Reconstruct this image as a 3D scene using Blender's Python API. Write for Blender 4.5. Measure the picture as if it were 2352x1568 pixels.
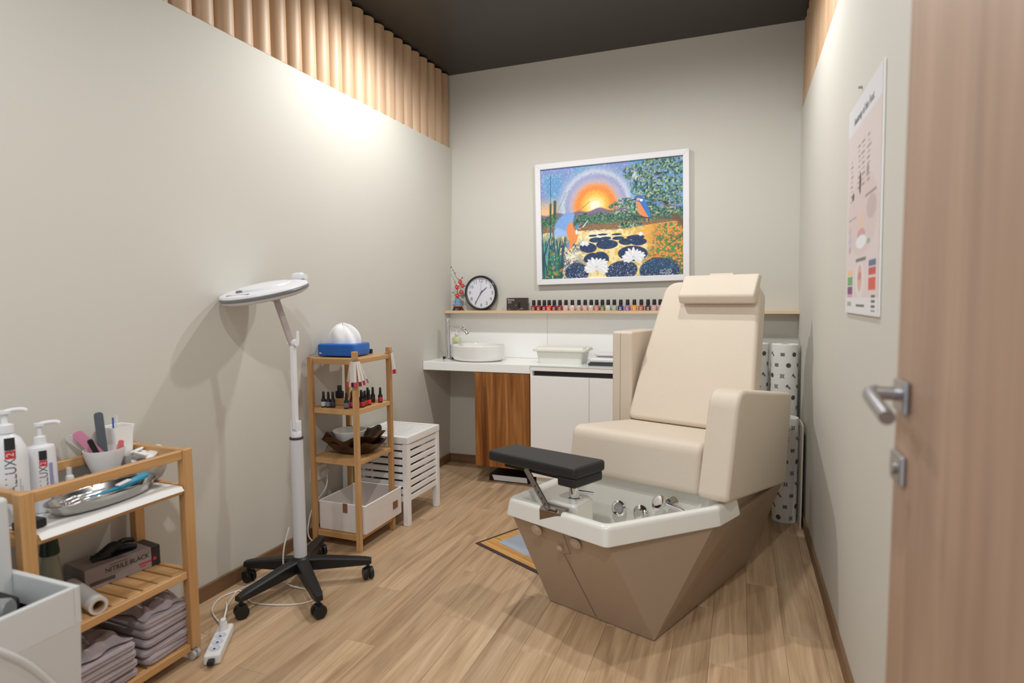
import bpy, bmesh, math, random
import numpy as np
from mathutils import Vector, Matrix, Euler

for _o in list(bpy.data.objects):
    bpy.data.objects.remove(_o)
SC = bpy.context.scene
COL = SC.collection
PI = math.pi
rnd = random.Random(7)

# ------------------------------------------------------------------ camera
ROOM_W, ROOM_H, CLAD_Z, BASE_H = 2.386, 2.844, 2.321, 0.063
LEAN_L, LEAN_R = 0.0249, 0.0106          # the side walls are slightly out of plumb
yaw, pitch, roll = 0.3647, 0.0722, -0.0077
fw = Vector((-math.sin(yaw) * math.cos(pitch), math.cos(yaw) * math.cos(pitch), -math.sin(pitch)))
rt = Vector((math.cos(yaw), math.sin(yaw), 0))
up = rt.cross(fw)
rt2 = math.cos(roll) * rt + math.sin(roll) * up
up2 = -math.sin(roll) * rt + math.cos(roll) * up
cam_d = bpy.data.cameras.new('camera')
cam_d.lens = 20.902
cam_d.sensor_width = 36
cam_d.clip_start = 0.02
cam = bpy.data.objects.new('camera', cam_d)
COL.objects.link(cam)
cam.matrix_world = Matrix(((rt2.x, up2.x, -fw.x, 2.0378), (rt2.y, up2.y, -fw.y, -3.9897), (rt2.z, up2.z, -fw.z, 1.23), (0, 0, 0, 1)))
cam_d.dof.use_dof = True
cam_d.dof.focus_distance = 3.3
cam_d.dof.aperture_fstop = 2.4
SC.camera = cam

# ------------------------------------------------------------------ world, lights, exposure
w = bpy.data.worlds.new('world')
SC.world = w
w.use_nodes = True
w.node_tree.nodes['Background'].inputs[0].default_value = (0.86, 0.93, 1.0, 1)
w.node_tree.nodes['Background'].inputs[1].default_value = 0.52
# recessed ceiling downlights: x, y, power
DOWNLIGHTS = [(0.66, -1.26, 41), (1.80, -1.22, 27), (0.76, -3.85, 22), (1.80, -3.75, 46)]
SC.view_settings.view_transform = 'Standard'
SC.view_settings.look = 'None'
SC.view_settings.gamma = 1.0
SC.view_settings.use_curve_mapping = False
SC.view_settings.exposure = 0.69

# ------------------------------------------------------------------ helpers
def lin(c):
    out = []
    for v in c[:3]:
        v = v / 255.0
        out.append(v / 12.92 if v <= 0.04045 else ((v + 0.055) / 1.055) ** 2.4)
    return (out[0], out[1], out[2], 1.0)

MATS = {}
def mat(name, rgb, rough=0.5, metal=0.0, vary=0.05, vscale=6.0, bump=0.0, bscale=120.0, coat=0.0, trans=0.0,
        emit=0.0, spec=0.5, sheen=0.0, alpha=1.0, ior=1.45, stretch=None, sss=0.0):
    """a node-built material: base colour broken up by noise, optional fine relief"""
    if name in MATS:
        return MATS[name]
    m = bpy.data.materials.new(name)
    m.use_nodes = True
    nt = m.node_tree
    b = nt.nodes['Principled BSDF']
    c = lin(rgb)
    tc = nt.nodes.new('ShaderNodeTexCoord')
    src = tc.outputs['Object']
    if stretch:
        mp = nt.nodes.new('ShaderNodeMapping')
        mp.inputs['Scale'].default_value = stretch
        nt.links.new(src, mp.inputs['Vector'])
        src = mp.outputs['Vector']
    if vary > 0:
        nz = nt.nodes.new('ShaderNodeTexNoise')
        nz.inputs['Scale'].default_value = vscale
        nz.inputs['Detail'].default_value = 4
        nt.links.new(src, nz.inputs['Vector'])
        mx = nt.nodes.new('ShaderNodeMix')
        mx.data_type = 'RGBA'
        mx.inputs['A'].default_value = tuple(min(1, v * (1 - vary)) for v in c[:3]) + (1,)
        mx.inputs['B'].default_value = tuple(min(1, v * (1 + vary)) for v in c[:3]) + (1,)
        nt.links.new(nz.outputs['Fac'], mx.inputs['Factor'])
        nt.links.new(mx.outputs['Result'], b.inputs['Base Color'])
    else:
        b.inputs['Base Color'].default_value = c
    b.inputs['Roughness'].default_value = rough
    b.inputs['Metallic'].default_value = metal
    b.inputs['Coat Weight'].default_value = coat
    b.inputs['Coat Roughness'].default_value = 0.08
    b.inputs['Transmission Weight'].default_value = trans
    b.inputs['Specular IOR Level'].default_value = spec
    b.inputs['Sheen Weight'].default_value = sheen
    b.inputs['IOR'].default_value = ior
    b.inputs['Alpha'].default_value = alpha
    if sss:
        b.inputs['Subsurface Weight'].default_value = sss
        b.inputs['Subsurface Radius'].default_value = (0.01, 0.008, 0.006)
    if emit > 0:
        b.inputs['Emission Color'].default_value = c
        b.inputs['Emission Strength'].default_value = emit
    if bump > 0:
        n2 = nt.nodes.new('ShaderNodeTexNoise')
        n2.inputs['Scale'].default_value = bscale
        n2.inputs['Detail'].default_value = 3
        nt.links.new(src, n2.inputs['Vector'])
        bp = nt.nodes.new('ShaderNodeBump')
        bp.inputs['Strength'].default_value = bump
        bp.inputs['Distance'].default_value = 0.003
        nt.links.new(n2.outputs['Fac'], bp.inputs['Height'])
        nt.links.new(bp.outputs['Normal'], b.inputs['Normal'])
    MATS[name] = m
    return m

def wood(name, dark, mid, light, axis='Y', scale=1.0, rough=0.45, tint=0.0, fine=1.0, coat=0.0):
    """wood: stretched noise as figure, finer stretched noise as grain, a tint per piece"""
    if name in MATS:
        return MATS[name]
    m = bpy.data.materials.new(name)
    m.use_nodes = True
    nt = m.node_tree
    b = nt.nodes['Principled BSDF']
    tc = nt.nodes.new('ShaderNodeTexCoord')
    oi = nt.nodes.new('ShaderNodeObjectInfo')
    off = nt.nodes.new('ShaderNodeVectorMath'); off.operation = 'MULTIPLY_ADD'
    comb = nt.nodes.new('ShaderNodeCombineXYZ')
    for i in range(3):
        nt.links.new(oi.outputs['Random'], comb.inputs[i])
    nt.links.new(comb.outputs[0], off.inputs[0])
    off.inputs[1].default_value = (17.0, 31.0, 11.0)
    nt.links.new(tc.outputs['Object'], off.inputs[2])
    def noise(st, sc, det, dist):
        mp = nt.nodes.new('ShaderNodeMapping')
        mp.inputs['Scale'].default_value = st
        nt.links.new(off.outputs[0], mp.inputs['Vector'])
        nz = nt.nodes.new('ShaderNodeTexNoise')
        nz.inputs['Scale'].default_value = sc
        nz.inputs['Detail'].default_value = det
        nz.inputs['Distortion'].default_value = dist
        nt.links.new(mp.outputs['Vector'], nz.inputs['Vector'])
        return nz
    s1 = {'X': (0.35, 5, 5), 'Y': (5, 0.35, 5), 'Z': (5, 5, 0.35)}[axis]
    s2 = {'X': (1, 30, 30), 'Y': (30, 1, 30), 'Z': (30, 30, 1)}[axis]
    a = noise(s1, 2.2 * scale, 5, 1.6)
    g = noise(s2, 4.0 * scale, 3, 0.3)
    cr = nt.nodes.new('ShaderNodeValToRGB')
    e = cr.color_ramp.elements
    e[0].position = 0.28; e[0].color = lin(dark)
    e[1].position = 0.74; e[1].color = lin(light)
    k = e.new(0.5); k.color = lin(mid)
    nt.links.new(a.outputs['Fac'], cr.inputs['Fac'])
    mx = nt.nodes.new('ShaderNodeMix'); mx.data_type = 'RGBA'; mx.blend_type = 'MULTIPLY'
    mx.inputs['Factor'].default_value = 0.35 * fine
    nt.links.new(cr.outputs['Color'], mx.inputs['A'])
    gr = nt.nodes.new('ShaderNodeValToRGB')
    gr.color_ramp.elements[0].position = 0.35; gr.color_ramp.elements[0].color = (0.45, 0.42, 0.4, 1)
    gr.color_ramp.elements[1].position = 0.62; gr.color_ramp.elements[1].color = (1, 1, 1, 1)
    nt.links.new(g.outputs['Fac'], gr.inputs['Fac'])
    nt.links.new(gr.outputs['Color'], mx.inputs['B'])
    hv = nt.nodes.new('ShaderNodeHueSaturation')
    mr = nt.nodes.new('ShaderNodeMapRange')
    mr.inputs['To Min'].default_value = 1 - tint
    mr.inputs['To Max'].default_value = 1 + tint
    nt.links.new(oi.outputs['Random'], mr.inputs['Value'])
    nt.links.new(mr.outputs['Result'], hv.inputs['Value'])
    nt.links.new(mx.outputs['Result'], hv.inputs['Color'])
    nt.links.new(hv.outputs['Color'], b.inputs['Base Color'])
    b.inputs['Roughness'].default_value = rough
    b.inputs['Coat Weight'].default_value = coat
    bp = nt.nodes.new('ShaderNodeBump'); bp.inputs['Strength'].default_value = 0.12; bp.inputs['Distance'].default_value = 0.002
    nt.links.new(g.outputs['Fac'], bp.inputs['Height'])
    nt.links.new(bp.outputs['Normal'], b.inputs['Normal'])
    MATS[name] = m
    return m

def vcol_mat(name, rough=0.5, coat=0.0):
    if name in MATS:
        return MATS[name]
    m = bpy.data.materials.new(name)
    m.use_nodes = True
    nt = m.node_tree
    b = nt.nodes['Principled BSDF']
    at = nt.nodes.new('ShaderNodeVertexColor'); at.layer_name = 'print'
    nt.links.new(at.outputs['Color'], b.inputs['Base Color'])
    b.inputs['Roughness'].default_value = rough
    b.inputs['Coat Weight'].default_value = coat
    MATS[name] = m
    return m

def rotm(rot):
    if rot is None:
        return Matrix.Identity(4)
    if isinstance(rot, Matrix):
        return rot.to_4x4()
    return Euler(rot).to_matrix().to_4x4()

def catmull(pts, n=8, closed=False):
    P = [Vector(p) for p in pts]
    if closed:
        Q = [P[-1]] + P + [P[0], P[1]]
    else:
        Q = [P[0] * 2 - P[1]] + P + [P[-1] * 2 - P[-2]]
    out = []
    for i in range(1, len(Q) - 2):
        for k in range(n):
            t = k / n
            a, b, c, d = Q[i - 1], Q[i], Q[i + 1], Q[i + 2]
            out.append(0.5 * ((2 * b) + (c - a) * t + (2 * a - 5 * b + 4 * c - d) * t * t + (3 * b - a - 3 * c + d) * t ** 3))
    if not closed:
        out.append(P[-1])
    return out

def offset_poly(pts, d):
    """inward offset of a counter-clockwise polygon"""
    n = len(pts); out = []
    for i in range(n):
        p0, p1, p2 = Vector(pts[i - 1]), Vector(pts[i]), Vector(pts[(i + 1) % n])
        e1 = (p1 - p0).normalized(); e2 = (p2 - p1).normalized()
        n1 = Vector((-e1.y, e1.x)); n2 = Vector((-e2.y, e2.x))
        b = (n1 + n2); k = d / max(0.2, (1 + n1.dot(n2)))
        out.append(p1 + b * k)
    return out

def round_poly(pts, r, n=5):
    m = len(pts); out = []
    rs = r if isinstance(r, (list, tuple)) else [r] * m
    for i in range(m):
        p0, p1, p2 = Vector(pts[i - 1]), Vector(pts[i]), Vector(pts[(i + 1) % m])
        a = (p0 - p1); b = (p2 - p1)
        ang = a.angle(b)
        rr = rs[i]
        t = min(rr / math.tan(ang / 2), a.length * 0.48, b.length * 0.48)
        q0 = p1 + a.normalized() * t; q2 = p1 + b.normalized() * t
        for k in range(n + 1):
            s = k / n
            out.append((1 - s) ** 2 * q0 + 2 * s * (1 - s) * p1 + s * s * q2)
    return out

class MB:
    """collects shapes; out() links them as one mesh object"""
    def __init__(s):
        s.bm = bmesh.new()
    def _add(s, t, mx=None):
        if mx is not None:
            t.transform(mx)
        me = bpy.data.meshes.new('tmp')
        t.to_mesh(me); t.free()
        s.bm.from_mesh(me)
        bpy.data.meshes.remove(me)
        return s
    def box(s, c, d, bev=0.0, rot=None, seg=2, top=None):
        t = bmesh.new()
        bmesh.ops.create_cube(t, size=1.0)
        for v in t.verts:
            k = 1.0
            v.co = Vector((v.co.x * d[0], v.co.y * d[1], v.co.z * d[2]))
            if top is not None and v.co.z > 0:
                v.co.x *= top[0]; v.co.y *= top[1]
        if bev > 0:
            bmesh.ops.bevel(t, geom=list(t.edges), offset=min(bev, min(d) * 0.49), segments=seg, affect='EDGES', profile=0.5)
        return s._add(t, Matrix.Translation(c) @ rotm(rot))
    def lohi(s, lo, hi, bev=0.0, seg=2):
        return s.box([(a + b) / 2 for a, b in zip(lo, hi)], [abs(b - a) for a, b in zip(lo, hi)], bev, None, seg)
    def cyl(s, p0, p1, r0, r1=None, n=24, bev=0.0):
        p0, p1 = Vector(p0), Vector(p1)
        r1 = r0 if r1 is None else r1
        t = bmesh.new()
        L = (p1 - p0).length
        bmesh.ops.create_cone(t, cap_ends=True, cap_tris=False, segments=n, radius1=r0, radius2=r1, depth=L)
        if bev > 0:
            ed = [e for e in t.edges if abs(e.verts[0].co.z - e.verts[1].co.z) < 1e-6]
            bmesh.ops.bevel(t, geom=ed, offset=bev, segments=2, affect='EDGES', profile=0.5)
        q = (p1 - p0).normalized().to_track_quat('Z', 'Y').to_matrix().to_4x4()
        return s._add(t, Matrix.Translation((p0 + p1) / 2) @ q)
    def lathe(s, prof, c=(0, 0, 0), n=32, sx=1.0, sy=1.0, rot=None, wave=None, caps=True):
        t = bmesh.new(); rings = []
        for j, (r, z) in enumerate(prof):
            ring = []
            for i in range(n):
                a = 2 * PI * i / n
                rr, zz = r, z
                if wave:
                    rr, zz = wave(r, z, a)
                ring.append(t.verts.new((rr * math.cos(a) * sx, rr * math.sin(a) * sy, zz)))
            rings.append(ring)
        for a, b in zip(rings[:-1], rings[1:]):
            for i in range(n):
                t.faces.new((a[i], a[(i + 1) % n], b[(i + 1) % n], b[i]))
        if caps:
            t.faces.new(list(reversed(rings[0]))); t.faces.new(rings[-1])
        return s._add(t, Matrix.Translation(c) @ rotm(rot))
    def tube(s, pts, r, n=8, closed=False, smooth=0):
        P = catmull(pts, smooth, closed) if smooth else [Vector(p) for p in pts]
        rr = r if callable(r) else (lambda u: r)
        t = bmesh.new(); rings = []
        N = len(P)
        d0 = (P[1] - P[0]).normalized()
        u = d0.orthogonal().normalized()
        for i in range(N):
            if closed:
                d = (P[(i + 1) % N] - P[i - 1]).normalized()
            else:
                d = (P[min(i + 1, N - 1)] - P[max(i - 1, 0)]).normalized()
            u = (u - d * u.dot(d)).normalized()
            v = d.cross(u)
            ri = rr(i / max(1, N - 1))
            rings.append([t.verts.new(P[i] + (u * math.cos(2 * PI * k / n) + v * math.sin(2 * PI * k / n)) * ri) for k in range(n)])
        M = N if closed else N - 1
        for i in range(M):
            a, b = rings[i], rings[(i + 1) % N]
            for k in range(n):
                t.faces.new((a[k], a[(k + 1) % n], b[(k + 1) % n], b[k]))
        if not closed:
            t.faces.new(list(reversed(rings[0]))); t.faces.new(rings[-1])
        return s._add(t)
    def prism(s, poly, z0, z1, mx=None, bev=0.0, seg=2):
        """polygon in local XY, extruded along local Z, then moved by mx"""
        t = bmesh.new()
        lo = [t.verts.new((p[0], p[1], z0)) for p in poly]
        hi = [t.verts.new((p[0], p[1], z1)) for p in poly]
        n = len(poly)
        t.faces.new(list(reversed(lo))); t.faces.new(hi)
        for i in range(n):
            t.faces.new((lo[i], lo[(i + 1) % n], hi[(i + 1) % n], hi[i]))
        bmesh.ops.recalc_face_normals(t, faces=list(t.faces))
        if bev > 0:
            ed = [e for e in t.edges if abs(e.verts[0].co.z - e.verts[1].co.z) < 1e-6]
            bmesh.ops.bevel(t, geom=ed, offset=bev, segments=seg, affect='EDGES', profile=0.5)
        return s._add(t, mx)
    def loft(s, rings, cap0=True, cap1=True, mx=None):
        t = bmesh.new()
        R = [[t.verts.new(p) for p in r] for r in rings]
        n = len(R[0])
        for a, b in zip(R[:-1], R[1:]):
            for i in range(n):
                t.faces.new((a[i], a[(i + 1) % n], b[(i + 1) % n], b[i]))
        if cap0: t.faces.new(list(reversed(R[0])))
        if cap1: t.faces.new(R[-1])
        return s._add(t, mx)
    def poly(s, verts, faces):
        t = bmesh.new()
        vs = [t.verts.new(v) for v in verts]
        for f in faces:
            t.faces.new([vs[i] for i in f])
        bmesh.ops.recalc_face_normals(t, faces=list(t.faces))
        return s._add(t)
    def ball(s, c, r, sc=(1, 1, 1), u=20, v=12, rot=None):
        t = bmesh.new()
        bmesh.ops.create_uvsphere(t, u_segments=u, v_segments=v, radius=r)
        for q in t.verts:
            q.co = Vector((q.co.x * sc[0], q.co.y * sc[1], q.co.z * sc[2]))
        return s._add(t, Matrix.Translation(c) @ rotm(rot))
    def sheet(s, fn, nu, nv, th=0.001):
        t = bmesh.new()
        g = [[t.verts.new(fn(i / nu, j / nv)) for j in range(nv + 1)] for i in range(nu + 1)]
        for i in range(nu):
            for j in range(nv):
                t.faces.new((g[i][j], g[i + 1][j], g[i + 1][j + 1], g[i][j + 1]))
        t.normal_update()
        if th:
            bmesh.ops.solidify(t, geom=list(t.faces), thickness=th)
        return s._add(t)
    def out(s, name, m, parent=None, smooth=38, loc=None, rot=None):
        me = bpy.data.meshes.new(name)
        s.bm.to_mesh(me); s.bm.free()
        me.materials.append(m)
        if smooth:
            for p in me.polygons:
                p.use_smooth = True
            me.set_sharp_from_angle(angle=math.radians(smooth))
        o = bpy.data.objects.new(name, me)
        COL.objects.link(o)
        if parent is not None:
            o.parent = parent
        if loc is not None:
            o.location = loc
        if rot is not None:
            o.rotation_euler = rot
        if smooth:
            wn = o.modifiers.new('weighted_normals', 'WEIGHTED_NORMAL')
            wn.keep_sharp = True; wn.weight = 100
        return o

def tag(o, label=None, cat=None, group=None, kind=None):
    if label: o['label'] = label
    if cat: o['category'] = cat
    if group: o['group'] = group
    if kind: o['kind'] = kind
    return o

def thing(name, label, cat, loc=(0, 0, 0), rz=0.0, group=None, rot=None):
    o = bpy.data.objects.new(name, None)
    o.empty_display_size = 0.05
    COL.objects.link(o)
    o.location = loc
    o.rotation_euler = rot if rot else (0, 0, rz)
    return tag(o, label, cat, group)

def struct(name, parent=None):
    o = bpy.data.objects.new(name, None)
    COL.objects.link(o)
    if parent is not None: o.parent = parent
    o['kind'] = 'structure'
    return o

def copy_tree(o, parent=None):
    c = o.copy()
    COL.objects.link(c)
    if parent is not None:
        c.parent = parent
    for ch in list(o.children):
        copy_tree(ch, c)
    return c

def share(src, name, parent, loc, rot=(0, 0, 0), scale=(1, 1, 1), m=None):
    o = bpy.data.objects.new(name, src)
    COL.objects.link(o)
    o.parent = parent
    o.location = loc; o.rotation_euler = rot; o.scale = scale
    if m is not None:
        o.material_slots[0].link = 'OBJECT'
        o.material_slots[0].material = m
    return o

def text(body, size, m, parent, mx, extrude=0.0004, align='CENTER', name='lettering', sx=1.0):
    cu = bpy.data.curves.new('txt', 'FONT')
    cu.body = body; cu.size = size; cu.extrude = extrude
    cu.align_x = align; cu.align_y = 'CENTER'
    cu.resolution_u = 4
    t = bpy.data.objects.new('txt', cu)
    COL.objects.link(t)
    bpy.context.view_layer.update()
    me = bpy.data.meshes.new_from_object(t)
    bpy.data.objects.remove(t); bpy.data.curves.remove(cu)
    me.transform(Matrix.Diagonal((sx, 1, 1, 1)))
    me.transform(mx)
    me.materials.clear(); me.materials.append(m)
    me.name = name
    o = bpy.data.objects.new(name, me)
    COL.objects.link(o)
    if parent is not None: o.parent = parent
    return o

# frames for lettering: text X axis, text Y axis, origin
def frame(ox, ax, ay):
    ax, ay = Vector(ax).normalized(), Vector(ay).normalized()
    az = ax.cross(ay)
    o = Vector(ox)
    return Matrix(((ax.x, ay.x, az.x, o.x), (ax.y, ay.y, az.y, o.y), (ax.z, ay.z, az.z, o.z), (0, 0, 0, 1)))

def raster_sheet(name, img, corner, ex, ey, m, parent):
    """a flat print: a grid whose points carry the printed colour; img rows run down from the top"""
    H, W = img.shape[:2]
    c, ex, ey = Vector(corner), Vector(ex), Vector(ey)     # corner = top left, ex to the right, ey downwards
    u = np.linspace(0, 1, W); v = np.linspace(0, 1, H)
    uu, vv = np.meshgrid(u, v)
    co = np.empty((H * W, 3))
    for k in range(3):
        co[:, k] = (c[k] + ex[k] * uu + ey[k] * vv).ravel()
    idx = np.arange(H * W).reshape(H, W)
    f = np.stack([idx[1:, :-1], idx[1:, 1:], idx[:-1, 1:], idx[:-1, :-1]], -1).reshape(-1, 4)
    me = bpy.data.meshes.new(name)
    me.vertices.add(H * W); me.loops.add(f.size); me.polygons.add(len(f))
    me.vertices.foreach_set('co', co.ravel())
    me.loops.foreach_set('vertex_index', f.ravel().astype(np.int32))
    me.polygons.foreach_set('loop_start', np.arange(0, f.size, 4, dtype=np.int32))
    me.update(calc_edges=True)
    ca = me.color_attributes.new('print', 'FLOAT_COLOR', 'POINT')
    a = np.clip(img, 0, 1)
    a = np.where(a <= 0.04045, a / 12.92, ((a + 0.055) / 1.055) ** 2.4)
    rgba = np.ones((H * W, 4), dtype=np.float32)
    rgba[:, :3] = a.reshape(-1, 3)
    ca.data.foreach_set('color', rgba.ravel())
    me.materials.append(m)
    o = bpy.data.objects.new(name, me)
    COL.objects.link(o)
    if parent is not None: o.parent = parent
    return o

# ------------------------------------------------------------------ materials
WALL = mat('wall_paint', (206, 203, 194), 0.75, vary=0.015, vscale=3, bump=0.05, bscale=300)
CEIL = mat('ceiling_charcoal', (56, 54, 51), 0.36, vary=0.04, vscale=5)
FLOOR = wood('floor_oak', (170, 138, 106), (201, 169, 133), (219, 190, 156), 'Y', 1.2, 0.40, 0.10, 0.8)
GROUT = mat('floor_joint', (136, 108, 80), 0.8, vary=0.1)
SKIRT = wood('baseboard_oak', (104, 76, 54), (122, 92, 66), (136, 104, 78), 'Y', 1.0, 0.5, 0.02, 0.5)
SKIRTX = wood('baseboard_oak_cross', (104, 76, 54), (122, 92, 66), (136, 104, 78), 'X', 1.0, 0.5, 0.02, 0.5)
SLAT = wood('slat_oak', (178, 146, 116), (196, 164, 132), (208, 178, 146), 'Z', 0.7, 0.5, 0.05, 0.4)
DARKGAP = mat('dark_recess', (24, 21, 19), 0.9, vary=0.1)
DOORW = wood('door_oak', (158, 128, 108), (174, 144, 122), (188, 158, 136), 'Z', 0.8, 0.5, 0.0, 0.5)
SHELFW = wood('shelf_pine', (214, 184, 146), (226, 198, 160), (236, 210, 174), 'X', 1.0, 0.5, 0.0, 0.4)
WALNUT = wood('warm_acacia', (104, 56, 18), (152, 94, 40), (196, 140, 78), 'Z', 1.3, 0.4, 0.0, 0.8, 0.15)
BAMBOO = wood('bamboo', (182, 136, 86), (198, 152, 100), (210, 168, 116), 'Y', 1.0, 0.45, 0.05, 0.5)
BAMBOOX = wood('bamboo_cross', (182, 136, 86), (198, 152, 100), (210, 168, 116), 'X', 1.0, 0.45, 0.05, 0.5)
BAMBOOZ = wood('bamboo_upright', (182, 136, 86), (198, 152, 100), (210, 168, 116), 'Z', 1.0, 0.45, 0.05, 0.5)
WHITE = mat('white_lacquer', (242, 241, 239), 0.3, vary=0.01)
GLOSSW = mat('white_gloss', (250, 250, 248), 0.14, vary=0.008)
CERAM = mat('white_ceramic', (236, 235, 231), 0.12, vary=0.01, coat=0.5)
PLASTW = mat('white_plastic', (228, 227, 226), 0.4, vary=0.015)
CREAMP = mat('cream_plastic', (232, 230, 220), 0.4, vary=0.015)
CHROME = mat('chrome', (222, 222, 224), 0.08, 1.0, vary=0.02)
STEEL = mat('brushed_steel', (176, 174, 172), 0.3, 1.0, vary=0.04, stretch=(1, 30, 1))
BLACK = mat('black_plastic', (26, 26, 27), 0.42, vary=0.05)
BLACKL = mat('black_vinyl', (38, 38, 39), 0.45, vary=0.06, bump=0.15, bscale=260)
LEATH = mat('cream_leatherette', (221, 207, 189), 0.5, vary=0.02, bump=0.22, bscale=320)
TAUPE = mat('taupe_lacquer', (168, 146, 124), 0.36, vary=0.02)
ACRYL = mat('white_acrylic', (238, 237, 230), 0.16, vary=0.01, coat=0.3)
PAPER = mat('white_paper', (236, 235, 233), 0.8, vary=0.015)
TOWEL = mat('lilac_towel', (168, 156, 160), 0.95, vary=0.12, vscale=40, bump=0.8, bscale=220, sheen=0.3)
INK = mat('black_ink', (40, 38, 40), 0.6, vary=0.05)
GREYT = mat('grey_ink', (96, 94, 98), 0.6, vary=0.05)
REDI = mat('red_ink', (196, 50, 58), 0.6, vary=0.05)
GLASSC = mat('clear_glass', (244, 248, 248), 0.03, vary=0.0, trans=1.0, ior=1.46)
CABLEM = mat('white_cable', (226, 222, 214), 0.45, vary=0.02)

# ================================================================== the room
Y0 = -4.6                                   # the room is modelled to behind the camera
fl = MB().lohi((-0.1, Y0, -0.06), (ROOM_W + 0.1, 0.1, -0.0035)).out('floor', GROUT, smooth=0)
fl['kind'] = 'structure'
PW, PL = 0.124, 1.02
row = 0
x = -0.02
while x < ROOM_W + 0.02:
    y = -PL * ((row * 0.37) % 1.0) + 0.0
    segs = []
    y1 = 0.0
    y0 = y if y < -0.05 else -PL
    while y1 > Y0:
        segs.append((max(y0, Y0), y1)); y1 = y0; y0 = y0 - PL
    for a, b in segs:
        L = b - a - 0.0007
        MB().box((0, 0, 0), (PW - 0.0007, L, 0.008), 0.0008, seg=1).out('plank', FLOOR, fl, smooth=0, loc=(x + PW / 2, (a + b) / 2, -0.004))
    x += PW; row += 1

def side_wall(name, poly):
    mx = Matrix(((1, 0, 0, 0), (0, 0, -1, 0), (0, 1, 0, 0), (0, 0, 0, 1)))    # (x, z, extrude) -> (x, -extrude, z)
    o = MB().prism(poly, 0.0, -Y0, mx).out(name, WALL, smooth=0)
    o['kind'] = 'structure'
    return o
side_wall('wall_left', [(0, -0.01), (LEAN_L * CLAD_Z, CLAD_Z), (-0.12, CLAD_Z), (-0.12, -0.01)])
RWX = ROOM_W - LEAN_R * CLAD_Z
side_wall('wall_right', [(ROOM_W, -0.01), (RWX, CLAD_Z), (ROOM_W + 0.12, CLAD_Z), (ROOM_W + 0.12, -0.01)])
o = MB().lohi((-0.15, 0, -0.01), (ROOM_W + 0.15, 0.1, ROOM_H + 0.05)).out('wall_back', WALL, smooth=0); o['kind'] = 'structure'
o = MB().lohi((-0.15, Y0, ROOM_H), (ROOM_W + 0.15, 0.1, ROOM_H + 0.08)).out('ceiling', CEIL, smooth=0); o['kind'] = 'structure'

# baseboards
def skirt(name, lo, hi, m):
    o = MB().lohi(lo, hi, 0.002, 1).out(name, m, smooth=0); o['kind'] = 'structure'
skirt('baseboard_left', (-0.004, -3.9, 0), (0.012, 0, BASE_H), SKIRT)
skirt('baseboard_right', (ROOM_W - 0.012, -3.9, 0), (ROOM_W + 0.004, 0, BASE_H), SKIRT)
skirt('baseboard_back', (0.012, -0.012, 0), (ROOM_W - 0.012, 0.002, BASE_H), SKIRTX)

# half-round timber slats above the side walls
def cladding(name, xc, back_x, y_end):
    t = struct(name)
    MB().lohi((min(back_x, back_x), y_end, CLAD_Z - 0.02), (back_x + 0.015, 0, ROOM_H)).out('backing_board', DARKGAP, t, smooth=0)
    r = 0.0508
    prof = [(r, CLAD_Z + 0.002), (r, ROOM_H - 0.012)]
    b = MB(); b.lathe([(r, 0), (r, ROOM_H - 0.012 - CLAD_Z - 0.003)], n=36)
    first = b.out('half_round_slat', SLAT, t, smooth=40, loc=(xc, -0.052, CLAD_Z + 0.003))
    n = int((-y_end) / 0.104)
    for i in range(1, n):
        share(first.data, 'half_round_slat', t, (xc, -0.052 - 0.104 * i, CLAD_Z + 0.003))
cladding('trim_1', LEAN_L * CLAD_Z - 0.0508 - 0.002, -0.055, -3.3)
cladding('trim_2', RWX + 0.0508 + 0.002, ROOM_W + 0.03, -3.3)

# downlights in the ceiling (glowing lens domed below a dark ring, shaped to spill light on the ceiling), each with its own lamp
RING = mat('downlight_ring', (70, 68, 66), 0.4, vary=0.03)
LENS = mat('downlight_lens', (255, 246, 232), 0.4, vary=0.0, emit=22.0)
names = ['near the back wall on the slatted left side', 'above the treatment chair at the right', 'on the left behind the trolley', 'on the right beside the open door']
for (lx, ly, pw), wh in zip(DOWNLIGHTS, names):
    t = thing('ceiling_downlight', 'round recessed ceiling downlight ' + wh, 'downlight', (lx, ly, ROOM_H), group='ceiling downlights')
    MB().lathe([(0.038, 0.0), (0.050, 0.0), (0.050, -0.002), (0.047, -0.003), (0.038, -0.002), (0.038, 0.0)], n=32, caps=False).out('ring', RING, t)
    MB().lathe([(0.0005, -0.026), (0.016, -0.024), (0.028, -0.018), (0.036, -0.008), (0.037, -0.001), (0.0005, -0.001)], n=32).out('lens', LENS, t)
    ld = bpy.data.lights.new('downlight_lamp', 'SPOT')
    ld.energy = pw; ld.color = (1.0, 0.998, 0.99)
    ld.spot_size = math.radians(179); ld.spot_blend = 0.72; ld.shadow_soft_size = 0.035
    lo = bpy.data.objects.new('downlight_lamp', ld); COL.objects.link(lo)
    lo.parent = t; lo.location = (0, 0, -0.064)

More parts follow.
